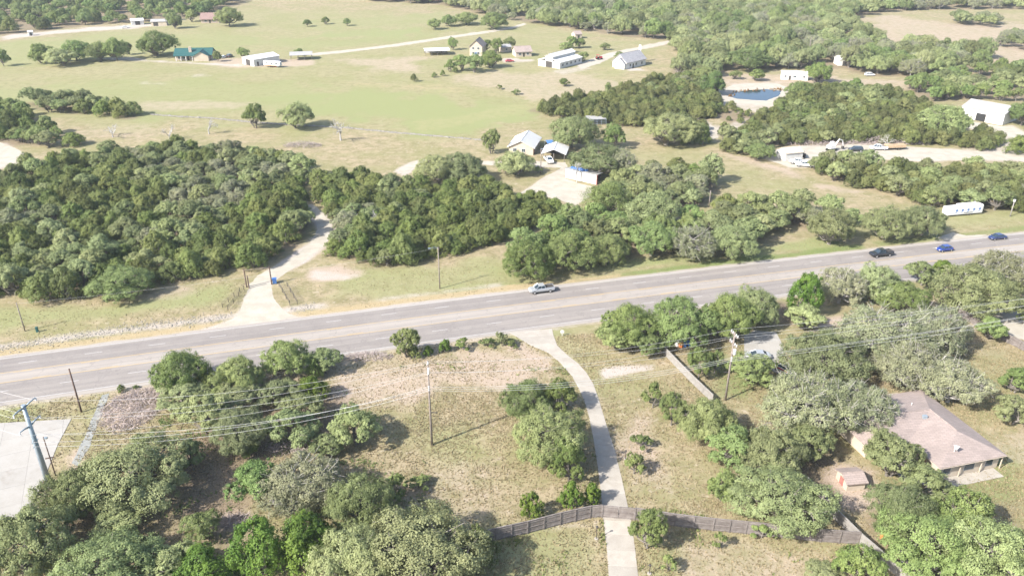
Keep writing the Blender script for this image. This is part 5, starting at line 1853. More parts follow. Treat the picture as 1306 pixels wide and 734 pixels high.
# white ranch wall: a long metal store shed
A, ang, L = frame2((721, 226.5), (760.5, 235.5))
root = empty('white_store', (A[0], A[1], 0), ang, 'long white panelled store wall with red end post in the ranch yard', 'shed')
npan = 9
for i in range(npan):
    MB().box((L * (i + 0.5) / npan, 0.05 + 0.012 * (i % 2), 1.55), (L / npan - 0.05, 0.1, 3.1)).build('panel', M['white_wall'], root)
MB().box((L + 0.12, 0.05, 1.55), (0.24, 0.5, 3.1)).build('end_post', M['red_brick'], root)
MB().slab([(0, -0.1, 3.16), (L, -0.1, 3.16), (L, 4.0, 2.8), (0, 4.0, 2.8)], 0.06).build('roof', M['grey_roof'], root)
for i in range(5):
    MB().box((L * (i + 0.5) / 5, 3.9, 1.35), (0.15, 0.15, 2.7)).build('post', M['dark_metal'], root)
for fr, sz in ((0.18, 1.6), (0.36, 1.3), (0.52, 1.5)):
    c = A + np.array([math.cos(ang), math.sin(ang)]) * L * fr + np.array([-math.sin(ang), math.cos(ang)]) * 1.6
    mb = MB()
    for q in range(6):
        mb.box((random.uniform(-sz / 2, sz / 2), random.uniform(-0.5, 0.5), 0.25), (0.9, 0.7, 0.5), random.uniform(0, 3), 0.7, 0.05)
    tag(mb.build('tarp_bundle', M['blue'], None, (c[0], c[1], 3.06), ang), 'blue tarp bundle lying on the white store roof', 'tarp', 'blue tarps on the white store roof')
A, ang, L = frame2((698, 192), (712, 191))
root = empty('blue_canopy', (A[0], A[1], 0), ang, 'blue canopy between the ranch house and the carport', 'canopy')
MB().slab([(0, 0, 2.6), (L, 0, 2.6), (L, 2, 3.1), (0, 2, 3.1)], 0.05).build('cover', M['blue'], root)
MB().slab([(0, 2, 3.103), (L, 2, 3.103), (L, 4, 2.6), (0, 4, 2.6)], 0.05).build('cover', M['blue'], root)
for x in (0.1, L - 0.1):
    for y in (0.1, 3.9):
        MB().tube([(x, y, 0), (x, y, 2.55)], 0.05, 5).build('pole', M['galv'], root)
A, ang, L = frame2((750, 160), (773, 159))
root = empty('stock_pen', (A[0], A[1], 0), ang, 'grey pipe stock pen at the front of the cedar belt', 'pen')
for x in np.linspace(0, L, 5):
    for y in (0, 5):
        MB().tube([(x, y, 0), (x, y, 2.2)], 0.07, 5).build('post', M['galv'], root)
for z in (0.6, 1.2, 1.8, 2.2):
    for y in (0, 5):
        MB().tube([(0, y, z), (L, y, z)], 0.05, 4).build('rail', M['galv'], root)
    for x in (0, L):
        MB().tube([(x, 0, z), (x, 5, z)], 0.05, 4).build('rail', M['galv'], root)
MB().slab([(0, 0, 2.35), (L, 0, 2.35), (L, 5, 2.6), (0, 5, 2.6)], 0.05).build('cover', M['grey_roof'], root)

# brown shingled house below the yard
A = np.array(G(1142, 590)); 


def roof_height_pts(pts, z):
    return [tuple(G(x, y, z)) for x, y in pts]


EV, RG = 2.6, 4.1
ea = [np.array(G(x, y, EV)) for x, y in [(1199, 598), (1284, 581), (1258, 560), (1282, 555), (1222, 508), (1146, 502), (1128, 545), (1171, 576)]]
c0 = np.mean(ea, axis=0)
root = empty('brown_house', (c0[0], c0[1], 0), 0.0, 'low house with broad brown shingle roof under grey oaks', 'house')
ux = ea[1] - ea[0]; ux = ux / np.hypot(*ux)
vy = np.array([-ux[1], ux[0]])
org = ea[0]


def loc(u, v, z):
    q = org + ux * u + vy * v - c0
    return (q[0], q[1], z)


def uv(p):
    d = p - org
    return float(d @ ux), float(d @ vy)


UV = [uv(q) for q in ea]
print('brown house plan', [(round(a, 1), round(b, 1)) for a, b in UV])
W1 = UV[1][0]
DP = max(v for _, v in UV)
# front wing: gable towards the lawn; rear block: wide hip
wing_d = UV[6][1] if False else DP * 0.45
mb = MB()
mb.prism([loc(0.6, 0.6, 0)[:2], loc(W1 - 0.6, 0.6, 0)[:2], loc(W1 - 0.6, DP - 0.8, 0)[:2], loc(-W1 * 0.55, DP - 0.8, 0)[:2], loc(-W1 * 0.55, DP * 0.42, 0)[:2], loc(0.6, DP * 0.42, 0)[:2]], 0, EV - 0.05)
mb.build('wall', M['cream_wall'], root)
ROOFS = [
    [(0, 0, EV), (W1, 0, EV), (W1 * 0.62, DP * 0.3, RG)],
    [(W1, 0, EV), (W1, DP, EV), (W1 * 0.62, DP * 0.62, RG), (W1 * 0.62, DP * 0.3, RG)],
    [(W1, DP, EV), (-W1 * 0.6, DP, EV), (-W1 * 0.2, DP * 0.66, RG), (W1 * 0.62, DP * 0.62, RG)],
    [(-W1 * 0.6, DP, EV), (-W1 * 0.6, DP * 0.36, EV), (-W1 * 0.2, DP * 0.66, RG)],
    [(-W1 * 0.6, DP * 0.36, EV), (0, DP * 0.36, EV), (W1 * 0.62, DP * 0.62, RG), (-W1 * 0.2, DP * 0.66, RG)],
    [(0, DP * 0.36, EV), (0, 0, EV), (W1 * 0.62, DP * 0.3, RG), (W1 * 0.62, DP * 0.62, RG)],
]
for f in ROOFS:
    MB().slab([(*loc(u, v, 0)[:2], z + 0.14) for u, v, z in f], 0.14).build('roof', M['tan_shingle'], root)
mb = MB()
mb.box((*loc(W1 * 0.45, DP * 0.55, 0)[:2], RG - 0.1), (0.7, 0.5, 0.7)); mb.build('roof_vent', M['galv'], root)
mb = MB()
mb.tube([loc(W1 * 0.35, DP * 0.12, EV + 0.6), loc(W1 * 0.35, DP * 0.12, EV + 1.7)], 0.05, 5)
mb.tube([loc(W1 * 0.35, DP * 0.12, EV + 1.5), loc(W1 * 0.35 + 0.5, DP * 0.12 - 0.3, EV + 1.9)], [0.5, 0.05], 10)
mb.build('satellite_dish', M['white_paint'], root)
wa = math.atan2(ux[1], ux[0])
for a_, b_ in (((0, 0), (W1, 0)), ((W1, 0), (W1, DP)), ((0, DP * 0.36), (0, 0))):
    MB().tube([loc(*a_, EV - 0.02), loc(*b_, EV - 0.02)], 0.06, 5).build('gutter', M['cream_wall'], root)
for a_, b_ in (((W1 * 0.62, DP * 0.3), (W1 * 0.62, DP * 0.62)), ((-W1 * 0.2, DP * 0.66), (W1 * 0.62, DP * 0.62))):
    MB().tube([loc(*a_, RG + 0.15), loc(*b_, RG + 0.15)], 0.09, 5).build('ridge_cap', M['tan_shingle'], root)
for q_, z_ in ((0.2, 0.8), (0.5, 0.75)):
    MB().tube([loc(W1 * q_, DP * z_, EV + 0.3), loc(W1 * q_, DP * z_, EV + 1.6)], 0.08, 6).build('vent_pipe', M['white_paint'], root)
for q, wd in ((0.16, 1.3), (0.5, 1.8), (0.8, 1.3)):
    f = MB().box(loc(W1 * q, 0.57, 1.5), (wd + 0.14, 0.08, 1.44), wa).build('window', M['white_paint'], root)
    MB().box(loc(W1 * q, 0.53, 1.5), (wd, 0.06, 1.3), wa).build('pane', M['glass'], f)
f = MB().box(loc(0.57, DP * 0.2, 1.05), (0.08, 1.0, 2.1), wa).build('door', M['red_brick'], root)
for q in (0.02, 0.34, 0.66, 0.97):
    MB().box(loc(W1 * q, 0.25, EV / 2), (0.14, 0.14, EV - 0.1), wa).build('porch_post', M['cream_wall'], root)
MB().slab([loc(-0.6, -1.6, 0.10), loc(W1 * 0.9, -1.6, 0.10), loc(W1 * 0.9, 0.55, 0.10), loc(-0.6, 0.55, 0.10)], 0.1).build('porch_floor', M['concrete'], root)
MB().slab([loc(-4.5, 0.2, 0.08), loc(-0.62, 0.2, 0.08), loc(-0.62, DP * 0.35, 0.08), loc(-4.5, DP * 0.35, 0.08)], 0.08).build('patio', M['concrete_white'], root)


def clutter(name, label, px, items, cat='clutter', spread=1.2, seed=1):
    """a few separate household things standing close together, each its own object"""
    r = random.Random(seed)
    for i, (nm, lab, mt, shape, s) in enumerate(items):
        g = G(px[0] + r.uniform(-spread, spread) * 4, px[1] + r.uniform(-spread, spread) * 2.2)
        mb = MB()
        if shape == 'chair':
            mb.box((0, 0, 0.42), (0.55, 0.5, 0.06)); mb.box((0, 0.24, 0.75), (0.55, 0.06, 0.7))
            for x in (-0.24, 0.24):
                for y in (-0.2, 0.2):
                    mb.box((x, y, 0.2), (0.06, 0.06, 0.4))
        elif shape == 'barrel':
            mb.tube([(0, 0, 0), (0, 0, 0.1), (0, 0, 0.5 * s), (0, 0, 0.95 * s), (0, 0, s)], [0.26 * s, 0.3 * s, 0.34 * s, 0.3 * s, 0.27 * s], 12)
        elif shape == 'tank':
            mb.tube([(-s, 0, 0.6), (-0.85 * s, 0, 0.6), (0.85 * s, 0, 0.6), (s, 0, 0.6)], [0.2, 0.45, 0.45, 0.2], 12)
            mb.box((-0.5 * s, 0, 0.1), (0.12, 0.7, 0.2)); mb.box((0.5 * s, 0, 0.1), (0.12, 0.7, 0.2))
        elif shape == 'tarp':
            for q in range(5):
                mb.box((r.uniform(-0.5, 0.5) * s, r.uniform(-0.4, 0.4) * s, 0.3 * s), (0.8 * s, 0.6 * s, 0.6 * s), r.uniform(0, 3), 0.6, 0.06)
        else:
            mb.box((0, 0, 0.35 * s), (0.9 * s, 0.6 * s, 0.7 * s), 0, 0.92)
            mb.box((0, 0, 0.72 * s), (0.96 * s, 0.66 * s, 0.05 * s))
        tag(mb.build(nm, M[mt], None, (g[0], g[1], 0.1 if name == 'patio' else 0.0), r.uniform(0, 3.1)), lab, cat)


clutter('patio', '', (1208, 588), [('patio_table', 'white table on the patio of the brown house', 'white_paint', 'box', 1.3), ('patio_chair', 'pale chair on the patio of the brown house', 'white_paint', 'chair', 1),
                                   ('red_cooler', 'red cooler on the patio of the brown house', 'red_paint', 'box', 0.9), ('planter', 'tan planter tub on the patio of the brown house', 'lumber', 'barrel', 0.8)], 'furniture', 1.4, 3)
clutter('yard', '', (872, 437), [('tarp_heap', 'blue tarp heap under the broad dark oak', 'blue', 'tarp', 1.3), ('storage_box', 'orange and white storage box in the yard clutter', 'orange', 'box', 1.2),
                                 ('storage_box', 'white storage chest in the yard clutter by the hedge', 'white_paint', 'box', 1.5), ('yard_barrel', 'dark barrel in the yard clutter', 'dark_metal', 'barrel', 1.2)], 'clutter', 2.4, 5)
clutter('fence', '', (1126, 684), [('orange_bucket', 'orange bucket beside the diagonal fence', 'orange', 'barrel', 0.7), ('white_bucket', 'white tub beside the diagonal fence', 'white_paint', 'barrel', 1.0)], 'bucket', 0.9, 8)
clutter('fence2', '', (1158, 722), [('junk_heap', 'pale junk heap piled along the diagonal fence end', 'white_paint', 'tarp', 1.4), ('junk_crate', 'dark crate in the junk along the diagonal fence', 'dark_metal', 'box', 1.1)], 'junk', 1.6, 9)
house('garden_shed', 'small garden shed with tan roof in the oak clearing', (1079, 626), (1102, 624), 3.2, 1.5, 2.1, 'cream_wall', 'tan_shingle', 'x', 0.3, doors=(('l', 0.5, 1.0, 1.4, 'red_brick'),), cat='shed')

# ------------------------------------------------------------------ vehicles
PAINT = {}


def paint(name, c, metallic=0.0):
    if name not in PAINT:
        PAINT[name] = mat_paint('car_' + name, c, 0.28, 0.6, metallic)
    return PAINT[name]


paint('silver', (0.40, 0.42, 0.44), 0.3); paint('white', (0.72, 0.72, 0.71)); paint('black', (0.018, 0.022, 0.03)); paint('navy', (0.022, 0.035, 0.11)); paint('blue', (0.02, 0.045, 0.22))
paint('red', (0.38, 0.03, 0.05)); paint('grey', (0.22, 0.23, 0.25), 0.3)


def loft(stations):
    """closed body from cross sections: (x, [(y, z) ...] right half from bottom to top)"""
    mb = MB()
    n = len(stations[0][1])
    vs, fs = [], []
    for x, half in stations:
        ring = [(x, y, z) for y, z in half] + [(x, -y, z) for y, z in reversed(half)]
        vs += ring
    k = 2 * n
    for i in range(len(stations) - 1):
        for j in range(k):
            j2 = (j + 1) % k
            fs.append((i * k + j, i * k + j2, (i + 1) * k + j2, (i + 1) * k + j))
    fs.append(tuple(range(k - 1, -1, -1)))
    fs.append(tuple((len(stations) - 1) * k + j for j in range(k)))
    mb.add(vs, fs)
    return mb


def car(name, label, px, heading, style, col, cat=None, z=0.04, group=None):
    """style: sedan, hatch, suv, pickup. +x is forward"""
    g = px if isinstance(px, np.ndarray) else np.array(G(*px))
    root = empty(name, (g[0], g[1], z), heading, label, cat or {'pickup': 'pickup', 'suv': 'suv'}.get(style, 'car'), group)
    pm = PAINT[col]
    D = {'sedan': (4.8, 1.82, 0.30, 0.92, 1.43), 'hatch': (4.2, 1.74, 0.30, 0.95, 1.50), 'suv': (4.8, 1.92, 0.38, 1.10, 1.80), 'pickup': (5.9, 2.0, 0.48, 1.22, 1.92)}[style]
    L, W, zb, zs, zt = D
    h = L / 2
    w = W / 2

    def sec(x, ww, lo, sh, top):
        return (x, [(ww * 0.88, lo), (ww, lo + 0.14), (ww, sh - 0.12), (ww * 0.9, top)])
    hood = zs - 0.03
    if style == 'pickup':
        st = [sec(-h, w * 0.96, zb + 0.1, zs - 0.02, zs), sec(-h + 0.15, w, zb, zs - 0.02, zs), sec(-0.5, w, zb, zs, zs + 0.01), sec(1.25, w, zb, zs, zs + 0.01), sec(h - 0.35, w * 0.98, zb, zs - 0.08, zs - 0.06), sec(h, w * 0.88, zb + 0.08, zs - 0.2, zs - 0.22)]
        cab = (-0.75, 1.55, -0.55, 0.75)
    elif style == 'hatch':
        st = [sec(-h, w * 0.82, zb + 0.12, zs - 0.15, zs - 0.12), sec(-h + 0.35, w, zb, zs, zs + 0.02), sec(0.8, w, zb, zs, zs), sec(h - 0.5, w * 0.95, zb, zs - 0.12, zs - 0.10), sec(h, w * 0.72, zb + 0.08, zs - 0.36, zs - 0.34)]
        cab = (-1.75, 1.15, -1.05, 0.45)
    elif style == 'suv':
        st = [sec(-h, w * 0.94, zb + 0.1, zs, zs + 0.02), sec(-h + 0.2, w, zb, zs, zs + 0.02), sec(0.9, w, zb, zs, zs), sec(h - 0.4, w * 0.97, zb, zs - 0.06, zs - 0.04), sec(h, w * 0.86, zb + 0.08, zs - 0.24, zs - 0.22)]
        cab = (-2.25, 1.35, -2.0, 0.65)
    else:
        st = [sec(-h, w * 0.86, zb + 0.12, zs - 0.12, zs - 0.08), sec(-h + 0.3, w, zb, zs - 0.02, zs), sec(0.9, w, zb, zs, zs), sec(h - 0.5, w * 0.96, zb, zs - 0.12, zs - 0.10), sec(h, w * 0.78, zb + 0.08, zs - 0.30, zs - 0.28)]
        cab = (-1.75, 1.35, -0.95, 0.35)
    loft(st).build('body', pm, root)
    x0, x1, x2, x3 = cab                          # bottom rear, bottom front, top rear, top front
    wt = w * 0.74
    zr = zt - 0.06
    MB().add([(x0, -w * 0.9, zs - 0.02), (x1, -w * 0.9, zs - 0.02), (x1, w * 0.9, zs - 0.02), (x0, w * 0.9, zs - 0.02), (x2, -wt, zr), (x3, -wt, zr), (x3, wt, zr), (x2, wt, zr)],
             [(4, 5, 6, 7), (0, 1, 5, 4), (1, 2, 6, 5), (2, 3, 7, 6), (3, 0, 4, 7)]).build('windows', M['glass'], root)
    MB().box(((x2 + x3) / 2, 0, zr + 0.035), (x3 - x2 + 0.10, 2 * wt + 0.06, 0.07), 0, 0.94).build('roof', pm, root)
    for s in (-1, 1):
        MB().tube([(x1 + 0.01, s * w * 0.905, zs - 0.02), (x3 + 0.02, s * (wt + 0.012), zr)], 0.045, 4).build('pillar', pm, root)
        MB().tube([(x0 - 0.01, s * w * 0.905, zs - 0.02), (x2 - 0.02, s * (wt + 0.012), zr)], 0.07, 4).build('pillar', pm, root)
        MB().tube([((x0 + x1) / 2 - 0.1, s * w * 0.905, zs - 0.02), ((x2 + x3) / 2, s * (wt + 0.012), zr)], 0.04, 4).build('pillar', pm, root)
    if style == 'pickup':
        MB().box(((-h + 0.12 - 0.85) / 2, 0, zs + 0.03), (h - 1.0, W * 0.80, 0.05)).build('bed_floor', M['dark_metal'], root)
        mb = MB()
        for s in (-1, 1):
            mb.box(((-h - 0.80) / 2, s * w * 0.90, zs + 0.05), (h - 0.85, 0.12, 0.12))
        mb.box((-h + 0.07, 0, zs + 0.05), (0.10, W * 0.86, 0.12))
        mb.build('bed_rail', pm, root)
    wr = {'pickup': 0.40, 'suv': 0.37}.get(style, 0.32)
    for sx in (-1, 1):
        for s in (-1, 1):
            cx = sx * L * 0.31 + (0.05 if sx > 0 else 0)
            t = MB().tube([(cx, s * (w - 0.22), wr), (cx, s * (w + 0.02), wr)], wr, 14).build('wheel', M['black'], root)
            MB().tube([(cx, s * (w + 0.02), wr), (cx, s * (w + 0.035), wr)], wr * 0.6, 10).build('rim', M['rim'], t)
    for s in (-1, 1):
        MB().box((h - 0.10, s * w * 0.62, zs - 0.34), (0.16, 0.36, 0.16)).build('headlight', M['lamp_clear'], root)
        MB().box((-h + 0.05, s * w * 0.70, zs - 0.24), (0.14, 0.22, 0.26)).build('taillight', M['lamp_red'], root)
        MB().box((x1 - 0.15, s * (w + 0.06), zs + 0.03), (0.14, 0.16, 0.12)).build('mirror', pm, root)
    return root


def lane_car(name, label, px, style, col, n):
    g = np.array(G(*px))
    s, _ = road_sn(g[None])
    q = road_pt(float(s[0]), n)
    sl_ = RA + math.atan(-2 * 1.152e-4 * (float(s[0]) - 70.3))
    return car(name, label, q, sl_ + math.pi, style, col)


lane_car('pickup_truck', 'silver pickup truck driving on the highway past the oak grove', (689, 370), 'pickup', 'silver', 155.3)
lane_car('pickup_truck', 'black pickup truck driving along the highway', (1116, 322), 'pickup', 'black', 153.0)
lane_car('small_car', 'bright blue rounded hatchback on the highway behind the black pickup', (1201, 318), 'hatch', 'blue', 151.9)
lane_car('sedan', 'dark navy sedan on the highway near the field turnout', (1270, 304), 'sedan', 'navy', 155.2)
car('parked_car', 'silver-grey sedan parked on the concrete pad', (966, 456), math.pi - 0.06, 'sedan', 'silver', z=0.06)
rw = car('parked_car', 'white and red car parked at the end of the concrete pad', (1001, 474), math.radians(-52), 'hatch', 'white', z=0.06)
for s in (-1, 1):
    MB().box((-0.2, s * 0.875, 0.72), (2.4, 0.03, 0.34)).build('red_side_panel', PAINT['red'], rw)
car('farm_pickup', 'white pickup parked at the carport mouth', (700, 206.5), math.radians(-75), 'pickup', 'white', z=0.02)
car('work_pickup', 'white pickup nearer the work site shed', (1018, 209), math.radians(160), 'pickup', 'white', z=0.02)
car('work_pickup', 'white pickup on the meadow side of the work site', (1026, 212.5), math.radians(165), 'pickup', 'white', z=0.02)
car('work_suv', 'black off-road car parked on the dirt work site', (1091, 193), math.radians(175), 'suv', 'black', z=0.02)
car('work_truck', 'white truck towing at the lumber trailer', (1120, 191), math.radians(178), 'pickup', 'white', z=0.02)
car('farm_car', 'red car parked in the far farmyard', (650, 79), math.radians(10), 'sedan', 'red', z=0.02)
car('farm_car', 'dark car beside the green-roofed house', (293, 73), math.radians(80), 'suv', 'black', z=0.0)
car('farm_car', 'white car beside the green-roofed house', (286, 74), math.radians(60), 'sedan', 'white', z=0.0)
car('farm_car', 'pale car on the far dirt lane near the sheds', (160, 36), math.radians(20), 'sedan', 'white', z=0.0)
car('farm_car', 'white car parked under the far oaks above the pond', (1109, 97), math.radians(5), 'suv', 'white', z=0.0)
# lumber trailer
A, ang, L = frame2((1130, 192), (1156, 191))
root = empty('lumber_trailer', (A[0], A[1], 0), ang, 'flat trailer loaded with tan lumber at the work site', 'trailer')
MB().box((L / 2, 1.2, 0.75), (L, 2.4, 0.15)).build('deck', M['dark_metal'], root)
for i in range(4):
    MB().box((L / 2, 0.35 + 0.56 * i, 1.3 + 0.06 * (i % 2)), (L * 0.92, 0.52, 0.95)).build('lumber_stack', M['lumber'], root)
for x in (0.55, 0.68):
    for y in (0.05, 2.35):
        MB().tube([(L * x, y - 0.12, 0.38), (L * x, y + 0.12, 0.38)], 0.38, 12).build('wheel', M['black'], root)
# excavator at the work site
g = G(1060, 192)
root = empty('excavator', (g[0], g[1], 0), 0.4, 'white compact excavator digging at the work site', 'excavator')
for s in (-1, 1):
    MB().box((0, s * 1.0, 0.4), (3.0, 0.5, 0.8), 0, 0.85).build('track', M['black'], root)
MB().box((-0.3, 0, 1.5), (2.6, 2.0, 1.1), 0, 0.92).build('body', M['white_paint'], root)
cb = MB().box((0.35, 0.45, 2.5), (1.3, 1.0, 1.2), 0, 0.88).build('cab', M['white_paint'], root)
MB().box((0.42, 0.45, 2.5), (1.36, 0.8, 0.8), 0, 0.9).build('pane', M['glass'], cb)
MB().tube([(0.9, -0.3, 1.7), (2.6, -0.3, 3.9), (4.3, -0.3, 3.2)], [0.28, 0.22, 0.18], 6).build('boom', M['white_paint'], root)
MB().tube([(4.2, -0.3, 3.3), (4.9, -0.3, 1.2)], [0.18, 0.14], 6).build('arm', M['white_paint'], root)
MB().box((4.8, -0.3, 0.8), (0.8, 0.9, 0.8), 0, 0.7).build('bucket', M['dark_metal'], root)
# small dark machine
g = G(1023, 201)
root = empty('skid_loader', (g[0], g[1], 0), 2.6, 'dark skid loader beside the work site shed', 'loader')
MB().box((0, 0, 0.95), (2.2, 1.4, 1.0), 0, 0.9).build('body', M['dark_metal'], root)
MB().box((0.1, 0, 1.8), (1.1, 1.2, 0.9), 0, 0.9).build('cab', M['glass'], root)
MB().box((1.6, 0, 0.4), (0.7, 1.7, 0.6), 0, 0.8).build('bucket', M['galv'], root)
for x in (-0.6, 0.65):
    for y in (-0.8, 0.8):
        MB().tube([(x, y - 0.15, 0.42), (x, y + 0.15, 0.42)], 0.42, 12).build('wheel', M['black'], root)
# tractor by the long barn
g = G(764, 76)
root = empty('tractor', (g[0], g[1], 0), 0.3, 'small red tractor parked on the lane by the long barn', 'tractor')
MB().box((0.8, 0, 1.2), (2.0, 0.9, 0.9), 0, 0.9).build('hood', M['red_paint'], root)
MB().box((-0.8, 0, 1.1), (1.3, 1.4, 0.5)).build('body', M['red_paint'], root)
MB().box((-0.8, 0, 2.5), (1.5, 1.6, 0.1)).build('canopy', M['red_paint'], root)
for y in (-0.65, 0.65):
    MB().tube([(-1.3, y, 1.2), (-1.3, y, 2.5)], 0.05, 5).build('canopy_post', M['dark_metal'], root)
    MB().tube([(-0.9, y * 1.4 - 0.2, 0.8), (-0.9, y * 1.4 + 0.2, 0.8)], 0.8, 14).build('wheel', M['black'], root)
    MB().tube([(1.4, y * 1.1 - 0.12, 0.45), (1.4, y * 1.1 + 0.12, 0.45)], 0.45, 12).build('wheel', M['black'], root)
# camper by the white barn
A, ang, L = frame2((336.5, 85.5), (357, 86.8))
root = empty('camper_trailer', (A[0], A[1], 0), ang, 'white camper trailer parked against the low white barn', 'trailer')
loft([(0, [(0.9, 0.8), (1.15, 1.0), (1.15, 2.9), (0.95, 3.1)]), (L - 0.8, [(0.9, 0.6), (1.15, 0.9), (1.15, 2.9), (0.95, 3.1)]), (L, [(0.9, 1.0), (1.1, 1.3), (1.1, 2.5), (0.9, 2.8)])]).build('body', M['white_paint'], root, (0, 1.15, 0))
MB().box((L * 0.45, -0.02, 0.95), (L * 0.7, 0.05, 0.3)).build('stripe', M['orange'], root)
for fr in (0.2, 0.5, 0.8):
    MB().box((L * fr, -0.02, 2.1), (1.1, 0.06, 0.6)).build('window', M['glass'], root)
for x in (0.4, 0.5):
    MB().tube([(L * x, 0.05, 0.4), (L * x, 0.3, 0.4)], 0.4, 12).build('wheel', M['black'], root)
# long white exhibition trailer with blue roundels
A, ang, L = frame2((1208.4, 277), (1252.5, 273))
root = empty('display_trailer', (A[0], A[1], 0), ang, 'long white display trailer with row of blue emblems beside the turnout', 'trailer')
loft([(0, [(1.2, 0.45), (1.25, 0.6), (1.25, 2.3), (1.15, 2.5)]), (L * 0.36, [(1.2, 0.45), (1.25, 0.6), (1.25, 2.4), (1.15, 2.6)]), (L * 0.361, [(1.2, 0.45), (1.25, 0.6), (1.25, 2.75), (1.15, 2.95)]),
      (L - 0.3, [(1.2, 0.45), (1.25, 0.6), (1.25, 2.75), (1.15, 2.95)]), (L, [(1.1, 0.6), (1.15, 0.75), (1.15, 2.5), (1.05, 2.7)])]).build('body', M['white_paint'], root, (0, 1.25, 0))
for i in range(5):
    x = L * (0.23 + 0.165 * i)
    MB().tube([(x, -0.015, 1.75), (x, 0.0, 1.75)], 0.34, 16).build('emblem', M['blue'], root)
    MB().box((x - 0.12, -0.01, 1.15), (0.5, 0.03, 0.12)).build('emblem_foot', M['blue'], root)
mb = MB()
for i in range(9):
    mb.box((L * 0.46 + i * 0.32, -0.012, 0.92), (0.22, 0.024, 0.2))
mb.build('lettering', M['dark_metal'], root)
for i in range(4):
    MB().box((L * (0.42 + 0.14 * i), 1.2, 3.02), (0.8, 0.8, 0.18)).build('roof_hatch', M['white_paint'], root)
for x in (0.62, 0.71):
    for y in (0.1, 2.2):
        MB().tube([(L * x, y, 0.42), (L * x, y + 0.25, 0.42)], 0.42, 12).build('wheel', M['black'], root)
MB().box((L + 0.6, 1.25, 0.6), (1.4, 0.3, 0.2)).build('tow_bar', M['dark_metal'], root)
MB().tube([(L * 0.88, 2.3, 2.9), (L * 0.88, 2.3, 4.0)], 0.05, 5).build('vent_pipe', M['white_paint'], root)

# ------------------------------------------------------------------ fences
def plank_panel(Lp, H, seed, gap=0.012):
    r = random.Random(seed)
    mb = MB()
    n = max(3, int(Lp / 0.145))
    for i in range(n):
        w = Lp / n
        mb.box((w * (i + 0.5), r.uniform(-0.006, 0.006), (H + r.uniform(-0.05, 0.03)) / 2 + 0.03), (w - gap, 0.022, H + r.uniform(-0.05, 0.03)))
    return mb


def plank_fence(name, label, px, H, panel, mat, rail_side=-1, cat='fence', posts_out=True, rails=3, gate_at=()):
    pts = GP(px)
    root = empty(name, (pts[0][0], pts[0][1], 0), 0.0, label, cat)
    pm = [plank_panel(1.0 * panel, H, q).mesh('panel', M[mat]) for q in range(4)]
    rm = MB().box((panel / 2, rail_side * 0.05, 0), (panel, 0.05, 0.10)).mesh('rail', M[mat])
    po = MB().box((0, rail_side * 0.06, H / 2 + 0.04), (0.13, 0.13, H + 0.1)).mesh('post', M[mat])
    cm = MB().box((panel / 2, 0, 0), (panel, 0.16, 0.045)).mesh('cap_rail', M[mat])
    k = 0
    for i in range(len(pts) - 1):
        d = pts[i + 1] - pts[i]
        L = float(np.hypot(*d))
        a = math.atan2(d[1], d[0])
        n = max(1, round(L / panel))
        for q in range(n):
            p = pts[i] + d * q / n - pts[0]
            sc_ = (L / n / panel * 0.998, 1, 1)
            link_obj('panel', pm[k % 4], root, (p[0], p[1], 0), a, sc_)
            for zz in np.linspace(0.3, H - 0.3, rails):
                link_obj('rail', rm, root, (p[0], p[1], zz), a, sc_)
            link_obj('cap_rail', cm, root, (p[0], p[1], H + 0.06), a, sc_)
            link_obj('post', po, root, (p[0], p[1], 0), a)
            k += 1
    p = pts[-1] - pts[0]
    link_obj('post', po, root, (p[0], p[1], 0), a)
    return root


plank_fence('plank_fence', 'dark weathered plank fence ending in the juniper beside the driveway gate', [(600, 697), (632, 688.7), (672.7, 679.8), (714.5, 668.8), (752.4, 660.2), (767.2, 658.8)], 2.25, 2.44, 'wood_fence')
plank_fence('plank_fence', 'long weathered plank fence running from the gate to the fence corner', [(809.5, 662.5), (860, 670.4), (909, 676.2), (950.7, 680.2), (997, 685), (1046, 690.5), (1094, 693.5)], 2.25, 2.44, 'wood_fence')
plank_fence('plank_fence', 'diagonal plank fence from the oak cluster past the fence corner', [(1028, 622), (1062, 660), (1095.5, 694), (1128, 722), (1165, 752), (1195, 776)], 2.0, 2.44, 'wood_pale', 1)
plank_fence('plank_fence', 'pale bleached board fence between the lawn and the dry plot', [(846, 451), (868, 474), (888, 494), (908, 513)], 1.7, 2.6, 'wood_pale', 1)
plank_fence('plank_fence', 'brown boundary fence between lawn and neighbouring lot', [(1222, 402), (1250, 419), (1285, 437), (1330, 460)], 1.8, 2.44, 'wood_fence')
pts = GP([(768.2, 659.2), (808.2, 662.6)])
d = pts[1] - pts[0]
L = float(np.hypot(*d)); a = math.atan2(d[1], d[0])
root = empty('driveway_gate', (pts[0][0], pts[0][1], 0), a, 'double plank gate closing across the concrete driveway', 'gate')
for q in range(2):
    f = plank_panel(L / 2 - 0.06, 2.1, 20 + q).build('leaf', M['wood_fence'], root, (q * L / 2 + 0.03, 0, 0.06))
    for zz in (0.35, 1.1, 1.9):
        MB().box((L / 4, -0.04, zz), (L / 2 - 0.1, 0.05, 0.10)).build('rail', M['wood_fence'], f)
    MB().box((L / 4, 0, 2.2), (L / 2 - 0.08, 0.12, 0.04)).build('cap_rail', M['wood_fence'], f)
for x in (-0.08, L + 0.08):
    MB().box((x, 0, 1.1), (0.2, 0.2, 2.2)).build('post', M['wood_fence'], root)
MB().box((L / 2, -0.08, 1.0), (0.12, 0.06, 0.18)).build('latch', M['dark_metal'], root)
MB().box((L + 0.35, -0.3, 1.0), (0.3, 0.25, 0.5)).build('gate_opener', M['dark_metal'], root)

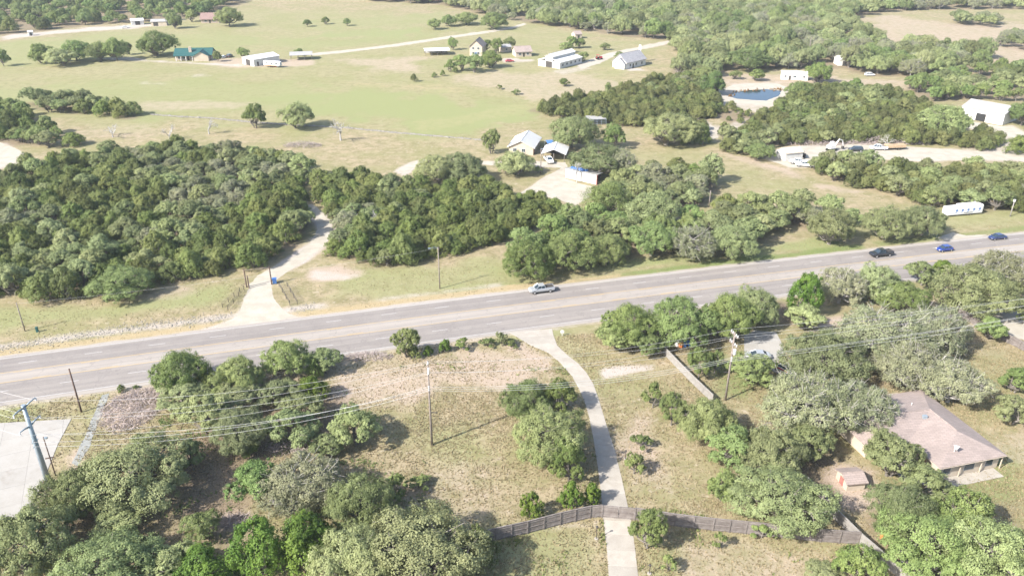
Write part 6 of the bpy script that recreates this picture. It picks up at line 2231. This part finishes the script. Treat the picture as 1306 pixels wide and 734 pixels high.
# ranch gateway on the north side
gl, gr = np.array(G(314.7, 366)), np.array(G(346.7, 362.5))
root = empty('ranch_gateway', (gl[0], gl[1], 0), 0.0, 'tall timber gateway with overhead beam across the gravel drive', 'gateway')
dv = gr - gl
for q, hh in ((np.zeros(2), 4.6), (dv, 4.6), (np.array([0.7, -0.5]), 3.2)):
    MB().tube([(q[0], q[1], -0.1), (q[0], q[1], hh)], [0.17, 0.13], 7).build('post', M['pole_wood'], root)
MB().tube([(0, 0, 4.3), (dv[0], dv[1], 4.3)], 0.05, 5).build('beam', M['pole_grey'], root)
MB().box((-0.6, -0.3, 0.9), (1.4, 0.05, 0.08), 1.0).build('gate_rail', M['dark_metal'], root)


def pipe_wing(label, a, b, n=4, H=1.3):
    A, B = np.array(G(*a)), np.array(G(*b))
    root = empty('pipe_fence', (A[0], A[1], 0), 0.0, label, 'fence')
    d = B - A
    for i in range(n):
        q = d * i / (n - 1)
        MB().tube([(q[0], q[1], 0), (q[0], q[1], H)], 0.06, 6).build('post', M['dark_metal'], root)
    for zz in (0.35, 0.65, 0.95, 1.25):
        MB().tube([(0, 0, zz), (d[0], d[1], zz)], 0.025, 5).build('rail', M['dark_metal'], root)


pipe_wing('dark pipe fence wing on the wood side of the gravel drive mouth', (311.5, 370), (291, 396))
pipe_wing('second pipe fence wing on the wood side set back from the drive', (306, 372), (284, 392), 4, 1.1)
pipe_wing('dark pipe fence wing beside the blue bin at the drive mouth', (356, 364.5), (370, 389.5))
pipe_wing('outer pipe fence wing on the open verge side of the drive', (366.5, 365), (379.5, 387.5), 4, 1.1)
g = G(350.5, 361)
root = empty('trash_bin', (g[0], g[1], 0), 0.3, 'blue wheeled bin beside the ranch gateway', 'bin')
MB().box((0, 0, 0.62), (0.85, 0.9, 1.1), 0, 1.15).build('body', M['blue'], root)
MB().box((0, 0.02, 1.22), (1.05, 1.1, 0.1)).build('lid', M['blue'], root)
for x in (-0.35, 0.35):
    MB().tube([(x - 0.05, 0.45, 0.14), (x + 0.05, 0.45, 0.14)], 0.14, 10).build('wheel', M['black'], root)

# ------------------------------------------------------------------ poles and wires
def pole(name, label, px, top_y=None, H=None, r0=0.17, r1=0.11, mat='pole_wood', cat='utility pole'):
    g = np.array(G(*px))
    H = H or height_for(g, top_y)
    root = empty(name, (g[0], g[1], 0), 0.0, label, cat)
    MB().tube([(0, 0, -0.3), (0, 0, H * 0.5), (0, 0, H)], [r0, (r0 + r1) / 2, r1], 10).build('shaft', M[mat], root, smooth=True)
    return root, g, H


line_dir = np.array(G(925, 510)) - np.array(G(551, 567))
line_dir = line_dir / np.hypot(*line_dir)
perp = np.array([-line_dir[1], line_dir[0]])

# steel pole
st, gs, HS = pole('steel_power_pole', 'tall tapered galvanised steel power pole with davit arms', (63, 618), 517, None, 0.50, 0.27, 'galv', 'power pole')
tips = []
for (ex, ey, rx, ry, zz) in ((17, 529.6, 31, 520, HS - 0.3), (45, 506.7, 31, 520, HS - 0.3), (25, 551.5, 39, 542, HS - 3.6), (50.5, 529.5, 39, 542, HS - 3.6)):
    e = np.array(G(ex, ey, zz + 0.6))
    v = e - gs
    v = v / np.hypot(*v) * min(2.9, np.hypot(*v))
    MB().tube([(v[0] * 0.1, v[1] * 0.1, zz), (v[0] * 0.5, v[1] * 0.5, zz + 0.35), (v[0], v[1], zz + 0.6)], [0.16, 0.12, 0.08], 7).build('arm', M['galv'], st, smooth=True)
    i_ = MB()
    for q in range(4):
        i_.tube([(v[0], v[1], zz + 0.55 - 0.12 * q), (v[0], v[1], zz + 0.48 - 0.12 * q)], [0.13, 0.06], 8)
    i_.build('insulator', M['insul'], st)
    tips.append(np.array([gs[0] + v[0], gs[1] + v[1], zz + 0.05]))
for zz in (HS - 6.0, HS - 6.8):
    for s in (-1, 1):
        MB().box((perp[0] * s * 0.7, perp[1] * s * 0.7, zz), (0.14, 0.9, 0.1), math.atan2(perp[1], perp[0]) + math.pi / 2).build('bracket', M['galv'], st)
        tips.append(np.array([gs[0] + perp[0] * s * 1.0, gs[1] + perp[1] * s * 1.0, zz + 0.15]))
MB().tube([(0, 0, 0.0), (0, 0, 0.25)], 0.85, 14).build('footing', M['concrete'], st)
MB().tube([(0, 0, HS), (0, 0, HS + 0.12)], [0.36, 0.30], 10).build('cap', M['galv'], st)

pole('wood_pole', 'dark plain wooden pole on the verge beside the grey gravel path', (104, 525), 470, None, 0.17, 0.13)
sp, g_, h_ = pole('service_pole', 'thin brown service pole with crosspiece on the concrete lot edge', (71, 606), 557, None, 0.11, 0.08, 'pole_wood')
MB().box((0, 0, h_ * 0.47), (1.3, 0.12, 0.16), 0.3).build('crosspiece', M['pole_wood'], sp)
MB().box((0.35, 0, h_ - 0.15), (0.45, 0.3, 0.25)).build('lamp', M['galv'], sp)

p2, g2, H2 = pole('utility_pole', 'tall wooden utility pole with stacked insulators in the dry meadow', (551, 567), 460, None, 0.20, 0.13, 'pole_grey')
att2 = []
for i in range(4):
    zz = H2 - 0.25 - 0.95 * i
    s = 1 if i % 2 else -1
    MB().box((perp[0] * s * 0.3, perp[1] * s * 0.3, zz), (0.10, 0.55, 0.10), math.atan2(perp[1], perp[0]) + math.pi / 2).build('bracket', M['galv'], p2)
    mb = MB()
    for q in range(3):
        mb.tube([(perp[0] * s * 0.55, perp[1] * s * 0.55, zz + 0.05 + 0.15 * q), (perp[0] * s * 0.55, perp[1] * s * 0.55, zz + 0.14 + 0.15 * q)], [0.12, 0.07], 8)
    mb.build('insulator', M['insul'], p2)
    att2.append(np.array([g2[0] + perp[0] * s * 0.55, g2[1] + perp[1] * s * 0.55, zz + 0.5]))
for i in range(3):
    zz = H2 - 4.6 - 0.35 * i
    MB().box((0, -0.2, zz), (0.22, 0.3, 0.14)).build('clamp', M['insul'], p2)
    att2.append(np.array([g2[0], g2[1] - 0.3, zz]))
MB().box((0.1, -0.22, H2 - 1.6), (0.3, 0.3, 0.9)).build('fuse_cutout', M['insul'], p2)
MB().box((0.6, 0, H2 * 0.40), (1.0, 0.12, 0.12)).build('side_bracket', M['dark_metal'], p2)

p3, g3, H3 = pole('utility_pole', 'wooden utility pole with two crossarms and transformer on the lawn', (925, 510), 423, None, 0.19, 0.13, 'pole_grey')
att3 = []
for zz in (H3 - 0.6, H3 - 2.4):
    for dk in (0.14, -0.14):
        MB().box((line_dir[0] * dk, line_dir[1] * dk, zz), (2.6, 0.1, 0.13), math.atan2(perp[1], perp[0])).build('crossarm', M['pole_grey'], p3)
    for s in (-1.1, -0.55, 0.55, 1.1):
        mb = MB()
        for q in range(3):
            mb.tube([(perp[0] * s, perp[1] * s, zz + 0.1 + 0.14 * q), (perp[0] * s, perp[1] * s, zz + 0.2 + 0.14 * q)], [0.12, 0.07], 8)
        mb.build('insulator', M['insul'], p3)
    for s in (-1.1, 1.1) if zz < H3 - 1 else (-1.1, 1.1):
        att3.append(np.array([g3[0] + perp[0] * s, g3[1] + perp[1] * s, zz + 0.5]))
MB().tube([(0.3, -0.38, H3 - 4.3), (0.3, -0.38, H3 - 4.1), (0.3, -0.38, H3 - 3.3), (0.3, -0.38, H3 - 3.2)], [0.25, 0.29, 0.29, 0.2], 12).build('transformer', M['insul'], p3)
MB().box((-0.5, 0, H3 * 0.42), (0.9, 0.1, 0.1)).build('side_bracket', M['dark_metal'], p3)
for i in range(3):
    zz = H3 - 5.0 - 0.35 * i
    MB().box((0, -0.2, zz), (0.22, 0.3, 0.14)).build('clamp', M['insul'], p3)
    att3.append(np.array([g3[0], g3[1] - 0.3, zz]))

g4 = np.array(G(1600, 396))


def wire(label, a, b, sag, rad=0.03, group=None):
    a, b = np.array(a, float), np.array(b, float)
    pts = []
    for t in np.linspace(0, 1, 25):
        q = a + (b - a) * t
        q[2] -= 4 * sag * t * (1 - t)
        pts.append(q - a)
    o = MB().tube([tuple(q) for q in pts], rad, 4).build('power_line', M['wire'], None, tuple(a))
    return tag(o, label, 'wire', group)


span = ['top', 'second', 'third', 'fourth', 'upper bundle', 'middle bundle', 'lower bundle']
for i in range(7):
    src = tips[[1, 0, 3, 2, 4, 5, 6][i]]
    wire(f'{span[i]} wire sagging from the steel pole to the meadow pole', src, att2[i], 2.0 + 0.12 * i, 0.017 if i < 4 else 0.024)
    wire(f'{span[i]} wire from the meadow pole to the crossarm pole', att2[i], att3[i], 1.4 + 0.1 * i, 0.016 if i < 4 else 0.022)
    e = np.array([g4[0] + perp[0] * (-1.1 if i % 2 else 1.1) * (i < 4), g4[1] + perp[1] * (-1.1 if i % 2 else 1.1) * (i < 4), 13.2 - (i // 2) * 1.5])
    wire(f'{span[i]} wire from the crossarm pole toward the neighbouring lot', att3[i], e, 1.6, 0.017 if i < 4 else 0.024)
west = np.array(G(-420, 440))
for i in range(4):
    wire(f'{span[i]} wire leaving the steel pole over the concrete lot', tips[[1, 0, 3, 2][i]], np.array([west[0] + i * 1.5, west[1] - i * 1.5, 15.0 - i * 0.8]), 1.5, 0.017)

# north-side poles
pn, gn, hn = pole('lamp_pole', 'wooden pole with lamp arm on the north verge', (561, 368), 315, None, 0.15, 0.11, 'pole_grey')
MB().tube([(0, 0, hn - 0.2), (-0.8, -0.2, hn + 0.05), (-1.7, -0.4, hn - 0.05)], 0.05, 5).build('arm', M['galv'], pn)
MB().box((-1.9, -0.44, hn - 0.1), (0.6, 0.28, 0.16), 0.2).build('lamp', M['galv'], pn)
pw, gw, hw = pole('wood_pole', 'leaning grey pole on the rocky bank of the north verge', (32, 422), 386, None, 0.13, 0.10, 'pole_grey')
py, gy_, hy = pole('yard_pole', 'wooden yard pole on the ranch track', (689.6, 221), 189, None, 0.15, 0.11, 'pole_grey')
MB().box((0.3, 0, hy - 0.2), (0.7, 0.25, 0.2)).build('lamp', M['galv'], py)
pole('wood_pole', 'brown pole at the edge of the ranch meadow', (904, 264), 243, None, 0.14, 0.11, 'pole_grey')
pt, gt, ht = pole('wood_pole', 'bleached pole beyond the long white trailer', (1288, 276), 254, None, 0.16, 0.12, 'bark_pale')
MB().box((0, 0, ht - 0.4), (0.5, 0.35, 0.7)).build('transformer', M['insul'], pt)
pole('wood_pole', 'far pole rising from the oak woodland', (1031, 72), 47, None, 0.2, 0.15, 'pole_grey')
pole('wood_pole', 'far leaning pole at the tan clearing', (1176, 75), 54, None, 0.2, 0.15, 'bark_pale')
wire('thin wire between the lamp pole and the bank pole', (gn[0], gn[1], hn - 0.3), (gw[0], gw[1], hw - 0.2), 0.9, 0.011)
wire('thin wire from the yard pole to the lamp pole', (gy_[0], gy_[1], hy - 0.3), (gn[0], gn[1], hn - 0.2), 1.2, 0.011)

# ------------------------------------------------------------------ small street furniture
def lamp_post(label, px, H):
    g = G(*px)
    root = empty('lamp_post', (g[0], g[1], 0), 0.0, label, 'lamp post')
    MB().tube([(0, 0, 0), (0, 0, 0.12)], 0.28, 10).build('footing', M['concrete'], root)
    MB().tube([(0, 0, 0.1), (0, 0, H - 0.3)], 0.05, 7).build('shaft', M['dark_metal'], root)
    MB().tube([(0, 0, H - 0.3), (0, 0, H - 0.05), (0, 0, H), (0, 0, H + 0.12)], [0.09, 0.16, 0.20, 0.03], 8).build('lantern', M['dark_metal'], root)


lamp_post('black lantern post on the grass inside the driveway gate', (760.4, 686.7), 2.3)
lamp_post('black lantern post between the two small driveway bushes', (797.5, 585), 1.7)
lamp_post('short black lantern post near the fence shrub', (828, 731), 1.6)
g = G(717, 428)
root = empty('mailbox', (g[0], g[1], 0), 0.2, 'white oval reflector sign beside the driveway apron', 'sign')
MB().box((0, 0, 0.35), (0.1, 0.1, 0.7)).build('post', M['white_paint'], root)
MB().tube([(0, -0.05, 0.95), (0, 0.05, 0.95)], 0.42, 14).build('panel', M['white_paint'], root)
g = G(1194.5, 302.5)
root = empty('road_sign', (g[0], g[1], 0), 0.2, 'grey-backed road sign on a post beside the turnout', 'sign')
MB().tube([(0, 0, 0), (0, 0, 2.7)], 0.05, 6).build('post', M['galv'], root)
MB().box((0, 0.06, 2.4), (0.8, 0.04, 0.9)).build('panel', M['insul'], root)
g = G(48, 423)
root = empty('utility_pedestal', (g[0], g[1], 0), 0.2, 'small green utility pedestal on the rocky bank', 'pedestal')
MB().box((0, 0, 0.55), (0.45, 0.4, 1.1), 0, 0.92).build('body', M['green_roof'], root)
MB().box((0, 0, 1.14), (0.5, 0.45, 0.1), 0, 0.8).build('lid', M['green_roof'], root)
for px, lab in (((1166, 150), 'white rock heap beside the big pale oak near the barn'), ((1012, 202), 'tan spoil heap behind the work site shed')):
    g = G(*px)
    r = random.Random(px[0])
    mb = MB()
    for q in range(46):
        a_, d_ = r.uniform(0, 6.28), r.uniform(0, 1) ** 0.7
        hgt = (1 - d_) * 1.6
        mb.box((d_ * 3.2 * math.cos(a_), d_ * 2.2 * math.sin(a_), hgt * 0.6 + 0.2), (r.uniform(0.5, 1.2), r.uniform(0.5, 1.0), r.uniform(0.4, 0.9)), r.uniform(0, 3), 0.7, 0.1)
    tag(mb.build('rock_heap', M['rock'], None, (g[0], g[1], 0)), lab, 'rocks')
M['path'] = mat_mottled('path_gravel', (0.20, 0.205, 0.19), (0.26, 0.262, 0.245), 0.6, 0.97, c3=(0.30, 0.30, 0.2), bumps=0.5)
tag(sheet('gravel_path', GP([(130, 503), (140, 501), (126, 538), (113, 572), (99, 594), (91, 590), (106, 560), (118, 530)]), M['path'], 0.02, 0.6, 0.3), kind='structure')

# ------------------------------------------------------------------ haze
hm = bpy.data.materials.new('haze')
hm.use_nodes = True
hm.node_tree.nodes.clear()
ho = hm.node_tree.nodes.new('ShaderNodeOutputMaterial')
hv = hm.node_tree.nodes.new('ShaderNodeVolumePrincipled')
hv.inputs['Color'].default_value = (0.80, 0.90, 1.0, 1)
hv.inputs['Density'].default_value = 0.00011
hv.inputs['Anisotropy'].default_value = 0.0
hm.node_tree.links.new(hv.outputs[0], ho.inputs['Volume'])
mb = MB()
mb.box((0, 2000, 46), (9200, 6200, 94))
tag(mb.build('haze', hm), 'pale summer haze over the land', 'haze', kind='stuff')
